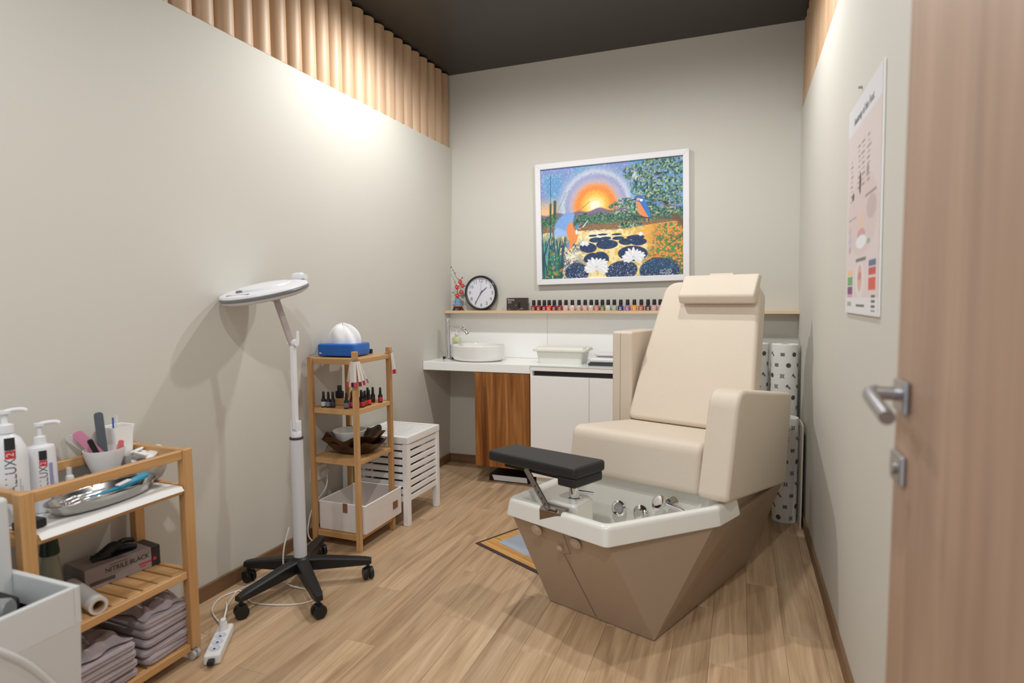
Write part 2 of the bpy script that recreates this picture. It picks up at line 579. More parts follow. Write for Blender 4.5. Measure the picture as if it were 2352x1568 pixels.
# the open door leaf against the right wall
d = struct('door_1')
DX = 2.262
MB().lohi((DX, -3.80, 0.006), (DX + 0.042, -2.952, 2.10), 0.002, 1).out('door_leaf', DOORW, d, smooth=0)
SATIN = mat('satin_nickel', (168, 166, 168), 0.32, 1.0, vary=0.03)
MB().box((DX - 0.005, -3.006, 1.087), (0.010, 0.062, 0.046), 0.004).out('handle_rosette', SATIN, d)
lv = MB()
lv.cyl((DX - 0.008, -2.995, 1.088), (DX - 0.040, -2.995, 1.088), 0.010, n=20)
lv.tube([(DX - 0.034, -2.990, 1.090), (DX - 0.043, -3.000, 1.088), (DX - 0.045, -3.03, 1.084), (DX - 0.042, -3.105, 1.072)], 0.010, 14, smooth=6)
lv.out('lever', SATIN, d)
e = MB().box((DX - 0.004, -2.998, 0.981), (0.009, 0.062, 0.044), 0.004).out('lock_escutcheon', SATIN, d)
MB().cyl((DX - 0.009, -2.998, 0.981), (DX - 0.013, -2.998, 0.981), 0.010, n=16).out('lock_cylinder', STEEL, e)

# ================================================================== back wall: shelf, splashback, counter
SH_Z = 1.1452
sh = MB().lohi((0.031, -0.107, SH_Z - 0.0195), (ROOM_W - 0.012, -0.0005, SH_Z), 0.0015, 1).out('wall_shelf', SHELFW, smooth=0)
tag(sh, 'long pale pine shelf running along the back wall under the painting', 'shelf')

sp = thing('splashback', 'glossy white splashback of two panels between counter and pine shelf', 'splashback', (0, 0, 0.806))
for a, b in ((0.024, 0.783), (0.7845, 2.02)):
    MB().lohi((a, -0.008, 0.0), (b, -0.0005, 0.318), 0.0008, 1).out('panel', GLOSSW, sp, smooth=0)

CF = -0.42                                   # front line of the counter
wt = MB().lohi((0.021, CF, 0.748), (0.795, -0.0005, 0.805), 0.002, 1).out('worktop', GLOSSW, smooth=0)
tag(wt, 'white worktop slab carrying the washbasin in the left corner', 'worktop')

wc = thing('sink_cabinet', 'warm brown timber cabinet door hanging under the washbasin worktop', 'cabinet', (0.60, -0.21, 0.0))
MB().lohi((-0.19, -0.19, 0.122), (0.19, 0.20, 0.742)).out('body', WALNUT, wc, smooth=0)
MB().lohi((-0.192, -0.212, 0.118), (0.192, -0.191, 0.744), 0.001, 1).out('door', WALNUT, wc, smooth=0)

LACW = mat('white_cabinet_front', (246, 245, 242), 0.35, vary=0.01)
uc = thing('base_cabinet', 'white base cabinet with black grip channel behind the cream chair', 'cabinet', (1.40, -0.21, 0.0))
MB().lohi((-0.603, -0.185, 0.075), (0.603, 0.205, 0.735)).out('carcass', LACW, uc, smooth=0)
MB().lohi((-0.603, -0.208, 0.769), (0.603, 0.205, 0.798), 0.001, 1).out('top_panel', LACW, uc, smooth=0)
MB().lohi((-0.588, -0.165, 0.735), (0.603, 0.205, 0.769)).out('grip_channel', mat('black_aluminium', (52, 50, 50), 0.4, 0.4, vary=0.04), uc, smooth=0)
MB().lohi((-0.603, -0.207, 0.735), (-0.589, 0.2, 0.769)).out('end_cap', LACW, uc, smooth=0)
xs = [-0.603, -0.218, 0.190, 0.603]
for a, b in zip(xs[:-1], xs[1:]):
    MB().lohi((a + 0.001, -0.210, 0.08), (b - 0.001, -0.187, 0.735), 0.001, 1).out('door', LACW, uc, smooth=0)
MB().lohi((-0.58, -0.16, 0.0), (0.58, 0.2, 0.075)).out('plinth', LACW, uc, smooth=0)
gl = MB().lohi((0.797, CF - 0.001, 0.7985), (2.003, -0.010, 0.8045), 0.0005, 1).out('glass_top', mat('milk_glass', (240, 247, 246), 0.05, vary=0.0, spec=0.6), smooth=0)
tag(gl, 'white glass sheet lying on top of the white base cabinet', 'glass top')

# low white-fronted box on the floor under the wooden cabinet
lb = thing('low_floor_box', 'low black box with sloping white front on floor under the timber cabinet', 'floor box', (0.615, -0.25, 0.0))
MB().box((0, 0.0, 0.022), (0.285, 0.19, 0.044), 0.003).out('body', BLACK, lb)
MB().poly([(-0.118, -0.0962, 0.042), (0.128, -0.0962, 0.042), (0.136, -0.0962, 0.008), (-0.103, -0.0962, 0.008),
           (-0.118, -0.0992, 0.042), (0.128, -0.0992, 0.042), (0.136, -0.1022, 0.008), (-0.103, -0.1022, 0.008)],
          [(0, 1, 2, 3), (4, 5, 6, 7), (0, 1, 5, 4), (1, 2, 6, 5), (2, 3, 7, 6), (3, 0, 4, 7)]).out('front_plate', PLASTW, lb, smooth=0)

# ------------------------------------------------------------------ washbasin, tap, soap
basin = thing('washbasin', 'round white countertop washbasin standing on the worktop corner', 'washbasin', (0.355, -0.235, 0.805))
prof = [(0.0, 0.0), (0.150, 0.0), (0.172, 0.006), (0.184, 0.020), (0.188, 0.045), (0.189, 0.100), (0.188, 0.1055), (0.184, 0.108), (0.181, 0.104), (0.178, 0.070), (0.165, 0.035), (0.13, 0.018), (0.02, 0.012), (0.0, 0.012)]
prof = [(max(r, 0.0005), z) for r, z in prof]
MB().lathe(prof, n=64, sy=0.83).out('bowl', CERAM, basin, smooth=50)
MB().lathe([(0.0005, 0.0125), (0.022, 0.0125), (0.022, 0.016), (0.0005, 0.018)], n=24).out('drain_plug', CHROME, basin)
MB().cyl((0.09, 0.135, 0.07), (0.09, 0.150, 0.07), 0.012, n=20).out('overflow_ring', CHROME, basin)

tap = thing('basin_tap', 'tall chrome basin tap with curved spout at the left wall', 'tap', (0.128, -0.245, 0.805))
MB().lathe([(0.030, 0.0), (0.030, 0.006), (0.024, 0.010), (0.0215, 0.012), (0.0215, 0.248), (0.0205, 0.252)], n=32).out('column', CHROME, tap)
MB().lathe([(0.0205, 0.2535), (0.0215, 0.256), (0.0215, 0.288), (0.019, 0.292)], n=32).out('mixer_cap', CHROME, tap)
MB().tube([(0.010, 0, 0.280), (0.05, 0, 0.284), (0.095, 0, 0.290)], lambda u: 0.0055 - 0.0015 * u, 12, smooth=4).out('lever', CHROME, tap)
MB().tube([(0.015, 0, 0.222), (0.05, 0, 0.224), (0.095, 0, 0.224), (0.122, 0, 0.214), (0.140, 0, 0.195), (0.150, 0, 0.178)], 0.0115, 16, smooth=6).out('spout', CHROME, tap)
MB().box((-0.034, 0.0, 0.010), (0.018, 0.018, 0.018), 0.004).out('fixing_nut', BLACK, tap)
MB().box((0.032, 0.006, 0.010), (0.014, 0.018, 0.018), 0.004).out('fixing_nut', BLACK, tap)

soap = thing('soap_dispenser', 'pale green soap pump bottle half hidden behind the chrome tap', 'soap bottle', (0.122, -0.10, 0.805))
MB().lathe([(0.030, 0), (0.033, 0.004), (0.033, 0.135), (0.028, 0.148), (0.012, 0.155), (0.012, 0.162)], n=24, sy=0.8).out('bottle', mat('pale_green_soap', (212, 216, 176), 0.3, vary=0.03), soap)
pm = MB(); pm.lathe([(0.014, 0.160), (0.014, 0.175), (0.006, 0.178), (0.006, 0.20)], n=16); pm.box((0.010, 0, 0.203), (0.040, 0.014, 0.009), 0.003)
pm.out('pump', PLASTW, soap)
lb2 = MB()
for k in range(4):
    lb2.box((0.008, -0.0268, 0.115 - k * 0.012), (0.030 if k < 3 else 0.018, 0.0008, 0.003))
lb2.out('label_print', mat('green_ink', (150, 156, 110), 0.6), soap, smooth=0)

# ------------------------------------------------------------------ items on the glass top
tb = thing('plastic_container', 'cream plastic container with lid on glass top beside the washbasin', 'container', (0.955, -0.205, 0.8048))
def ring_rect(wx, wy, z, r=0.02, n=5):
    return [(p.x, p.y, z) for p in round_poly([(-wx, -wy), (wx, -wy), (wx, wy), (-wx, wy)], r, n)]
MB().loft([ring_rect(0.145, 0.085, 0.0), ring_rect(0.158, 0.097, 0.078), ring_rect(0.160, 0.099, 0.082)]).out('tub', CREAMP, tb, smooth=40)
MB().loft([ring_rect(0.176, 0.112, 0.080), ring_rect(0.178, 0.114, 0.083), ring_rect(0.178, 0.114, 0.092), ring_rect(0.174, 0.110, 0.095),
           ring_rect(0.160, 0.096, 0.096), ring_rect(0.156, 0.092, 0.105), ring_rect(0.150, 0.086, 0.107)]).out('lid', CREAMP, tb, smooth=30)
MB().box((0.176, 0.0, 0.100), (0.018, 0.085, 0.012), 0.003).out('clip_handle', CREAMP, tb)

def folded_pack(name, label, loc, w_, d_, h_, m, seed, grp=None, cat='towel'):
    rr = random.Random(seed)
    ph = [rr.uniform(0, 6) for _ in range(6)]
    b = MB()
    rings = []
    N = 40
    for j in range(7):
        t = j / 6
        rg = []
        inset = 0.012 * (abs(2 * t - 1) ** 3)
        for p in round_poly([(-w_ / 2 + inset, -d_ / 2 + inset), (w_ / 2 - inset, -d_ / 2 + inset), (w_ / 2 - inset, d_ / 2 - inset), (-w_ / 2 + inset, d_ / 2 - inset)], 0.02, 9):
            wv = 0.003 * math.sin(p.x * 40 + ph[0]) + 0.003 * math.sin(p.y * 37 + ph[1] + t * 3)
            rg.append((p.x + wv, p.y + wv * 0.6, t * h_ + 0.002 * math.sin(p.x * 25 + ph[2]) * (1 if 0 < j < 7 else 0) * t))
        rings.append(rg)
    b.loft(rings)
    o = b.out(name, m, smooth=60)
    o.location = loc
    return tag(o, label, cat, grp)
FILM = mat('white_film_pack', (224, 222, 224), 0.25, vary=0.04, vscale=12, bump=0.4, bscale=40)
tr = MB().lohi((-0.14, -0.10, 0), (0.14, 0.10, 0.016), 0.004).out('dark_tray', mat('dark_grey_tray', (58, 60, 62), 0.4, vary=0.03)); tr.location = (1.295, -0.24, 0.8048)
tag(tr, 'flat dark grey tray on the glass top beside the chair armrest', 'tray')
folded_pack('wrapped_pack', 'white film-wrapped pack lying on the dark tray', (1.288, -0.235, 0.821), 0.28, 0.19, 0.034, FILM, 3, cat='wrapped pack')
folded_pack('wrapped_pack', 'upper white film-wrapped pack resting on the lower pack', (1.31, -0.20, 0.8555), 0.25, 0.14, 0.022, FILM, 5, cat='wrapped pack')

# ------------------------------------------------------------------ on the pine shelf
vz = thing('plum_blossom_ornament', 'small blue vase ornament with red plum blossoms on the pine shelf', 'ornament', (0.112, -0.052, SH_Z))
REDW = mat('carved_redwood', (92, 44, 38), 0.4, vary=0.1, vscale=30)
st = MB()
for k in range(5):
    a = 2 * PI * k / 5 + 0.3
    st.tube([(0.026 * math.cos(a), 0.026 * math.sin(a), 0.020), (0.036 * math.cos(a), 0.036 * math.sin(a), 0.014), (0.034 * math.cos(a), 0.034 * math.sin(a), 0.006), (0.044 * math.cos(a), 0.044 * math.sin(a), 0.003)], 0.0045, 8, smooth=4)
st.lathe([(0.030, 0.016), (0.034, 0.018), (0.034, 0.024), (0.028, 0.027)], n=28)
st.out('carved_stand', REDW, vz)
MB().lathe([(0.026, 0.027), (0.036, 0.030), (0.037, 0.036), (0.034, 0.038)], n=28).out('rim_band', mat('pinkish_clay', (206, 150, 128), 0.5, vary=0.05), vz)
MB().lathe([(0.020, 0.0375), (0.037, 0.039), (0.037, 0.043), (0.028, 0.047), (0.024, 0.052), (0.021, 0.086), (0.018, 0.087), (0.016, 0.075)], n=28).out('vase', mat('blue_glaze', (112, 150, 178), 0.25, vary=0.04), vz)
TW = mat('dark_twig', (72, 50, 40), 0.7, vary=0.1)
br = MB()
def twig(pts, r=0.0022):
    br.tube(pts, lambda u: r * (1 - 0.6 * u), 6, smooth=5)
twig([(0, 0, 0.080), (0.002, 0, 0.11), (-0.004, 0, 0.14), (0.0, 0, 0.165), (0.020, 0, 0.185), (0.028, 0, 0.205), (0.02, 0, 0.222), (0.0, 0, 0.232), (-0.018, 0, 0.255), (-0.03, 0, 0.285), (-0.048, 0, 0.318)], 0.003)
twig([(0, 0, 0.105), (0.02, 0, 0.108), (0.04, 0, 0.106), (0.055, -0.004, 0.112)])
twig([(0, 0, 0.1), (0.012, -0.004, 0.125), (0.03, -0.002, 0.135), (0.052, 0, 0.125)])
twig([(-0.004, 0, 0.108), (-0.022, 0, 0.112), (-0.026, 0, 0.128), (-0.040, 0, 0.134)])
twig([(-0.004, 0, 0.16), (-0.018, 0, 0.175), (-0.012, 0, 0.192), (-0.024, 0, 0.205)])
twig([(0.03, 0, 0.19), (0.05, 0, 0.185), (0.062, 0, 0.178)])
twig([(0.02, 0, 0.222), (0.034, 0, 0.235), (0.042, 0, 0.238)])
for bx, bz in ((-0.048, 0.318), (-0.036, 0.292), (-0.016, 0.272), (-0.040, 0.134), (-0.024, 0.205), (0.062, 0.178), (0.042, 0.238), (0.055, 0.112)):
    for k in range(3):
        a = rnd.uniform(0, 6.28)
        br.tube([(bx, 0, bz), (bx + 0.008 * math.cos(a), rnd.uniform(-.004, .004), bz + 0.008 * math.sin(a))], 0.0015, 5)
br.out('branch', TW, vz)
PETAL = mat('red_petal', (204, 48, 58), 0.4, vary=0.1, vscale=60)
YEL = mat('yellow_stamen', (240, 200, 110), 0.5, vary=0.05)
def blossom(cx, cz, cy=-0.012, r=0.0095, tilt=0.0):
    b = MB()
    for k in range(5):
        a = 2 * PI * k / 5 + tilt
        b.ball((cx + r * math.cos(a), cy + 0.002, cz + r * math.sin(a)), 0.0078, (1, 0.55, 1), 10, 7)
    f = b.out('blossom', PETAL, vz, smooth=60)
    MB().ball((cx, cy - 0.003, cz), 0.0042, (1, 0.8, 1), 10, 7).out('stamen', YEL, f)
for i, (cx, cz) in enumerate(((0.003, 0.110), (0.0, 0.170), (0.026, 0.208), (0.044, 0.180), (0.036, 0.134))):
    blossom(cx, cz, tilt=0.4 * i)

# clock leaning on the wall
ck = thing('wall_clock', 'round black-rimmed clock with white dial leaning on the pine shelf', 'clock', (0.2945, -0.040, SH_Z + 0.1265), rot=(math.radians(2.0), 0, 0))
FR_ = Matrix.Rotation(PI / 2, 4, 'X')       # lathe axis to -y
MB().lathe([(0.108, 0.002), (0.112, 0.016), (0.1185, 0.019), (0.124, 0.014), (0.1255, 0.0), (0.122, -0.018), (0.10, -0.020)], n=72, rot=FR_, caps=True).out('rim', mat('black_gloss', (32, 31, 34), 0.25, vary=0.03), ck)
MB().lathe([(0.0005, 0.0035), (0.110, 0.0035), (0.110, 0.0021), (0.0005, 0.0021)], n=64, rot=FR_).out('dial', mat('dial_white', (226, 227, 238), 0.5, vary=0.01), ck)
NUM = mat('numeral_grey', (74, 74, 84), 0.6, vary=0.03)
for h in range(1, 13):
    a = PI / 2 - 2 * PI * h / 12
    text(str(h), 0.034, NUM, ck, frame((0.087 * math.cos(a), -0.0042, 0.087 * math.sin(a)), (1, 0, 0), (0, 0, 1)), 0.0002, name='numeral')
def hand(name, deg, L, wd, tail, yoff, m):
    a = math.radians(deg); dx, dz = math.sin(a), math.cos(a); nx, nz = dz, -dx
    pts = [(-tail, wd * 0.8), (L * 0.75, wd), (L, wd * 0.25), (L, -wd * 0.25), (L * 0.75, -wd), (-tail, -wd * 0.8)]
    vs = [(dx * l + nx * q, yoff, dz * l + nz * q) for l, q in pts] + [(dx * l + nx * q, yoff - 0.0008, dz * l + nz * q) for l, q in pts]
    fs = [tuple(range(6)), tuple(range(11, 5, -1))] + [(i, (i + 1) % 6, 6 + (i + 1) % 6, 6 + i) for i in range(6)]
    MB().poly(vs, fs).out(name, m, ck, smooth=0)
HANDM = mat('hand_black', (34, 34, 38), 0.5, vary=0.02)
hand('hour_hand', 49, 0.062, 0.0030, 0.012, -0.0060, HANDM)
hand('minute_hand', 211, 0.098, 0.0026, 0.022, -0.0075, HANDM)
hand('second_hand', 2, 0.082, 0.0006, 0.02, -0.009, NUM)
MB().cyl((0, -0.0045, 0), (0, -0.0105, 0), 0.004, n=16).out('hand_pivot', HANDM, ck)
MB().lathe([(0.0005, 0.0165), (0.1115, 0.0165), (0.1115, 0.0155), (0.0005, 0.0155)], n=64, rot=FR_).out('glass_cover', mat('clock_glass', (250, 250, 252), 0.03, vary=0, alpha=0.05), ck)

# dark brown box
bx = thing('product_box', 'dark brown product carton with white lettering between clock and nail polishes', 'carton', (0.578, -0.05, SH_Z))
MB().box((0, 0, 0.0445), (0.149, 0.045, 0.089), 0.0012, seg=1).out('carton', mat('dark_brown_card', (62, 50, 48), 0.45, vary=0.03), bx, smooth=0)
TXW = mat('white_print', (214, 208, 206), 0.6, vary=0.02)
text('Beauty', 0.019, TXW, bx, frame((-0.066, -0.0228, 0.076), (1, 0, 0), (0, 0, 1)), 0.0002, 'LEFT')
text('you', 0.017, TXW, bx, frame((-0.064, -0.0228, 0.062), (1, 0, 0), (0, 0, 1)), 0.0002, 'LEFT')
pb = MB()
pb.box((-0.052, -0.0227, 0.052), (0.028, 0.0004, 0.003)); pb.box((0.034, -0.0227, 0.013), (0.028, 0.0004, 0.005)); pb.box((-0.055, -0.0227, 0.009), (0.024, 0.0004, 0.003)); pb.box((-0.005, -0.0227, 0.036), (0.014, 0.0004, 0.003)); pb.box((0.013, -0.0227, 0.003), (0.006, 0.0004, 0.005))
pb.out('print_marks', mat('grey_print', (150, 142, 140), 0.6), bx, smooth=0)
MB().box((0.020, -0.0228, 0.034), (0.017, 0.0006, 0.042), 0.0002, seg=1).out('printed_tube', mat('near_black_print', (24, 18, 17), 0.4), bx, smooth=0)

# nail polish row
CAPM = mat('polish_cap', (28, 27, 28), 0.35, vary=0.03)
GOLDM = mat('gold_collar', (206, 172, 110), 0.3, 0.8, vary=0.03)
WLAB = mat('white_bottle_mark', (216, 206, 198), 0.6, vary=0.03)
def polish_meshes():
    b = MB()
    sec = lambda r, z: [(p.x, p.y, z) for p in round_poly([(-r, -r), (r, -r), (r, r), (-r, r)], r * 0.5, 4)]
    b.loft([sec(0.0165, 0), sec(0.0178, 0.002), sec(0.0178, 0.026), sec(0.0155, 0.032), sec(0.009, 0.036), sec(0.008, 0.038)])
    body = b.out('bottle', CAPM, smooth=45); me1 = body.data; bpy.data.objects.remove(body)
    b = MB(); b.lathe([(0.0105, 0.0365), (0.0125, 0.0385), (0.0118, 0.070), (0.0105, 0.0725)], n=22)
    cap = b.out('cap', CAPM, smooth=45); me2 = cap.data; bpy.data.objects.remove(cap)
    b = MB(); b.lathe([(0.0085, 0.0350), (0.0098, 0.0355), (0.0098, 0.0365), (0.0085, 0.0366)], n=20)
    col = b.out('collar', GOLDM, smooth=45); me3 = col.data; bpy.data.objects.remove(col)
    b = MB(); b.box((0, -0.0180, 0.0075), (0.017, 0.0006, 0.0045)); b.box((0, -0.0180, 0.018), (0.012, 0.0006, 0.006))
    mk = b.out('brand_mark', WLAB, smooth=0); me4 = mk.data; bpy.data.objects.remove(mk)
    return me1, me2, me3, me4
PM = polish_meshes()
PX = [0.701, 0.740, 0.779, 0.814, 0.851, 0.891, 0.933, 0.978, 1.024, 1.067, 1.109, 1.147, 1.185, 1.224, 1.265, 1.308, 1.353, 1.397, 1.442, 1.485, 1.525, 1.563]
PC = [('deep red', (142, 38, 48)), ('brick red', (146, 48, 52)), ('wine red', (126, 30, 46)), ('orange red', (222, 66, 50)), ('dark wine', (116, 28, 44)), ('raspberry red', (140, 44, 58)),
      ('pale pink', (216, 182, 172)), ('blush pink', (222, 188, 180)), ('pearly beige', (192, 168, 162)), ('rose pink', (208, 158, 150)), ('milky pink', (204, 182, 176)), ('dusty rose', (192, 122, 112)),
      ('olive green', (112, 106, 76)), ('pearl white', (196, 202, 198)), ('sage grey', (162, 168, 152)), ('navy blue', (42, 54, 112)), ('violet', (152, 98, 146)), ('orange', (234, 146, 36)),
      ('terracotta', (172, 90, 64)), ('dark plum', (72, 42, 44)), ('mauve pink', (196, 154, 154)), ('pale mauve', (188, 150, 156))]
ORD = ['first', 'second', 'third', 'fourth', 'fifth', 'sixth', 'seventh', 'eighth', 'ninth', 'tenth', 'eleventh', 'twelfth', 'thirteenth', 'fourteenth', 'fifteenth', 'sixteenth', 'seventeenth', 'eighteenth', 'nineteenth', 'twentieth', 'twenty-first', 'twenty-second']
for i, (px_, (cn, rgb)) in enumerate(zip(PX, PC)):
    t = thing('nail_polish_bottle', '%s nail polish bottle, %s from the brown carton on the pine shelf' % (cn, ORD[i]), 'nail polish', (px_, -0.058 + rnd.uniform(-0.002, 0.002), SH_Z), rnd.uniform(-0.12, 0.12), 'nail polish row on the pine shelf')
    share(PM[0], 'bottle', t, (0, 0, 0), m=mat('polish_' + cn.replace(' ', '_'), rgb, 0.12, vary=0.03, coat=0.4))
    share(PM[1], 'cap', t, (0, 0, 0)); share(PM[2], 'collar', t, (0, 0, 0)); share(PM[3], 'brand_mark', t, (0, 0, 0))

# ================================================================== the framed painting
def painting(W=400, H=320):
    rs = np.random.RandomState(4)
    t, s = np.meshgrid(np.linspace(0, 1, H), np.linspace(0, 1, W), indexing='ij')
    A = 1.25                                              # width / height
    img = np.zeros((H, W, 3))
    def C(r, g, b): return np.array([r, g, b]) / 255.0
    def smooth_noise(k, seed=0):
        r2 = np.random.RandomState(seed + 11)
        g = r2.rand(int(k / A) + 3, k + 3)
        y = t * (g.shape[0] - 2); x = s * (g.shape[1] - 2)
        yi = y.astype(int); xi = x.astype(int); fy = y - yi; fx = x - xi
        fy = fy * fy * (3 - 2 * fy); fx = fx * fx * (3 - 2 * fx)
        return (g[yi, xi] * (1 - fx) + g[yi, xi + 1] * fx) * (1 - fy) + (g[yi + 1, xi] * (1 - fx) + g[yi + 1, xi + 1] * fx) * fy
    dab = rs.rand(H, W)
    dab = (dab + np.roll(dab, 1, 0) + np.roll(dab, 1, 1) + np.roll(np.roll(dab, 1, 0), 1, 1)) / 4
    dab2 = smooth_noise(150, 1); dab3 = smooth_noise(90, 2); cloud = smooth_noise(9, 3); fine = smooth_noise(220, 5)
    def put(mask, col, a=1.0):
        m = (np.clip(mask, 0, 1) * a)[..., None]
        img[:] = img * (1 - m) + np.asarray(col) * m
    def ell(cx, cy, rx, ry, rot=0.0):
        x = s - cx; y = (t - cy) / A
        c, q = math.cos(rot), math.sin(rot)
        u = (x * c + y * q) / rx; v = (-x * q + y * c) / ry
        return np.clip((1.06 - np.sqrt(u * u + v * v)) * 14, 0, 1)
    def poly(pts):
        m = np.zeros((H, W), bool); n = len(pts)
        for i in range(n):
            x0, y0 = pts[i]; x1, y1 = pts[(i + 1) % n]
            c = ((y0 > t) != (y1 > t)) & (s < (x1 - x0) * (t - y0) / (y1 - y0 + 1e-9) + x0)
            m ^= c
        return m.astype(float)
    def stroke(p0, p1, w0, w1=None):
        w1 = w0 if w1 is None else w1
        x0, y0 = p0; x1, y1 = p1
        dx, dy = x1 - x0, (y1 - y0) / A
        L2 = dx * dx + dy * dy
        k = np.clip(((s - x0) * dx + (t - y0) / A * dy) / L2, 0, 1)
        d = np.hypot(s - (x0 + k * dx), t / A - (y0 / A + k * dy))
        return np.clip(1.4 - d / (w0 + (w1 - w0) * k), 0, 1)
    # sky
    base = C(96, 150, 204)
    img[:] = base
    put((cloud > 0.5) * (dab2), C(142, 126, 190), 0.75)
    put((cloud < 0.42) * (1 - dab2), C(64, 142, 196), 0.8)
    put((dab3 > 0.72) * (t < 0.36), C(170, 190, 222), 0.5)
    put((fine > 0.8) * (t < 0.36), C(196, 170, 210), 0.6)
    put(np.clip((t - 0.24) / 0.14, 0, 1) * np.clip((0.32 - s) / 0.2, 0, 1), C(250, 190, 120), 0.9)
    # sun with rings
    r = np.hypot(s - 0.40, (t - 0.36) / A)
    for rad, col, soft in ((0.30, C(150, 172, 208), 0.05), (0.265, C(196, 206, 222), 0.03), (0.235, C(146, 152, 196), 0.02), (0.20, C(186, 170, 184), 0.02),
                           (0.165, C(238, 150, 88), 0.012), (0.148, C(240, 132, 48), 0.015), (0.115, C(248, 178, 60), 0.02), (0.085, C(252, 204, 96), 0.015), (0.062, C(254, 238, 190), 0.01), (0.054, C(250, 214, 110), 0.008), (0.042, C(255, 252, 226), 0.012)):
        put(np.clip((rad - r + (dab2 - 0.5) * 0.02) / soft, 0, 1), col, 0.92)
    # mountains and far trees
    put(np.clip((t - (0.405 - 0.02 * np.exp(-((s - 0.42) / 0.1) ** 2) + 0.01 * np.sin(s * 40))) * 90, 0, 1), C(112, 92, 130), 0.95)
    tree_top = 0.425 + 0.012 * np.sin(s * 55) + 0.02 * (dab3 - 0.5)
    put(np.clip((t - tree_top) * 90, 0, 1), C(40, 92, 76))
    put((t > tree_top) * (dab2 > 0.6), C(84, 128, 92), 0.8)
    put((t > tree_top) * (fine > 0.74), C(156, 172, 120), 0.7)
    put((t > tree_top) * (dab3 < 0.28), C(24, 52, 66), 0.8)
    # reed bank, water
    put(np.clip((t - 0.515) * 60, 0, 1), C(120, 90, 66))
    put((t > 0.515) * (fine > 0.55), C(168, 130, 88), 0.6)
    wl = 0.575 - 0.03 * np.clip((s - 0.6) / 0.3, 0, 1)
    put(np.clip((t - wl) * 60, 0, 1), C(232, 196, 104))
    put((t > wl) * (smooth_noise(60, 8) > 0.5), C(248, 232, 176), 0.85)
    put((t > wl) * np.exp(-((s - 0.42) / 0.10) ** 2 - ((t - 0.63) / 0.05) ** 2), C(252, 250, 236), 0.9)
    put((t > wl) * np.clip((s - 0.62) / 0.15, 0, 1) * (t < 0.72), C(232, 160, 62), 0.8)
    # right bank glow
    rb = np.clip((s - (0.80 - 0.25 * np.clip(t - 0.55, 0, 1))) * 14, 0, 1) * (t > 0.55)
    put(rb, C(216, 140, 60))
    put(rb * (dab2 > 0.55), C(228, 104, 56), 0.8)
    put(rb * (fine > 0.66), C(240, 190, 90), 0.8)
    put(rb * (dab3 > 0.66), C(64, 110, 66), 0.85)
    put(rb * (smooth_noise(80, 9) > 0.66), C(66, 140, 74), 0.9)
    put(rb * (t > 0.86) * (dab3 > 0.45), C(86, 92, 66), 0.7)
    # dark water with light dashes, lower left
    dk = np.clip((0.36 - s) * 8, 0, 1) * np.clip((t - 0.63) * 14, 0, 1)
    put(dk * (smooth_noise(70, 6) > 0.36), C(34, 42, 84), 0.9)
    put(dk * (fine > 0.62), C(240, 240, 226), 0.9)
    put(np.exp(-((s - 0.22) / 0.07) ** 2 - ((t - 0.80) / 0.05) ** 2) * (dab2 > 0.3), C(250, 246, 220), 0.95)
    # lily pads
    navy = C(30, 42, 86)
    for cx, cy, rx, ry, rot in ((0.345, 0.73, 0.06, 0.035, 0.1), (0.40, 0.665, 0.045, 0.018, 0), (0.48, 0.71, 0.075, 0.032, 0), (0.47, 0.655, 0.04, 0.012, 0), (0.56, 0.66, 0.04, 0.013, 0), (0.61, 0.695, 0.045, 0.022, 0.1),
                                (0.68, 0.66, 0.06, 0.016, 0), (0.70, 0.70, 0.055, 0.025, 0), (0.66, 0.80, 0.10, 0.052, 0.05), (0.44, 0.83, 0.055, 0.045, 0.5), (0.36, 0.82, 0.05, 0.03, -0.4), (0.26, 0.95, 0.085, 0.07, 0.1), (0.58, 0.95, 0.11, 0.07, -0.15), (0.84, 0.955, 0.13, 0.085, 0.0),
                                (0.38, 0.625, 0.03, 0.008, 0), (0.45, 0.62, 0.035, 0.007, 0), (0.55, 0.625, 0.035, 0.007, 0)):
        e = ell(cx, cy, rx, ry, rot)
        put(e, navy)
        put(e * (dab2 > 0.62), C(32, 82, 108), 0.75)
        if cy > 0.9:
            put(e * (fine > 0.78), C(206, 214, 220), 0.8)
    put(ell(0.84, 0.955, 0.12, 0.075) * (t < 0.95), C(28, 86, 118), 0.45)
    # right tree
    bark = C(104, 78, 58)
    for a_, b_, w0, w1 in (((1.02, 0.60), (0.93, 0.47), 0.022, 0.016), ((0.93, 0.47), (0.86, 0.36), 0.015, 0.007), ((0.86, 0.36), (0.74, 0.37), 0.006, 0.003), ((0.97, 0.53), (0.66, 0.455), 0.006, 0.002), ((0.86, 0.36), (0.99, 0.24), 0.006, 0.002), ((0.88, 0.36), (0.80, 0.20), 0.006, 0.002), ((1.0, 0.66), (0.88, 0.76), 0.006, 0.002), ((0.66, 0.455), (0.60, 0.50), 0.003, 0.002)):
        put(stroke(a_, b_, w0, w1), bark)
    fol = np.zeros((H, W))
    for cx, cy, rx, ry in ((0.70, 0.10, 0.10, 0.06), (0.84, 0.06, 0.12, 0.07), (0.96, 0.08, 0.06, 0.06), (0.78, 0.20, 0.13, 0.07), (0.93, 0.24, 0.10, 0.06), (0.70, 0.26, 0.05, 0.03), (0.84, 0.30, 0.12, 0.05), (0.62, 0.36, 0.09, 0.035), (0.56, 0.38, 0.07, 0.02), (0.72, 0.40, 0.12, 0.03), (0.92, 0.36, 0.09, 0.035), (0.62, 0.44, 0.08, 0.025), (0.86, 0.45, 0.12, 0.03), (0.64, 0.55, 0.09, 0.02)):
        fol = np.maximum(fol, ell(cx, cy, rx, ry))
    f1 = smooth_noise(70, 21); f2 = smooth_noise(110, 22); f3 = smooth_noise(95, 23)
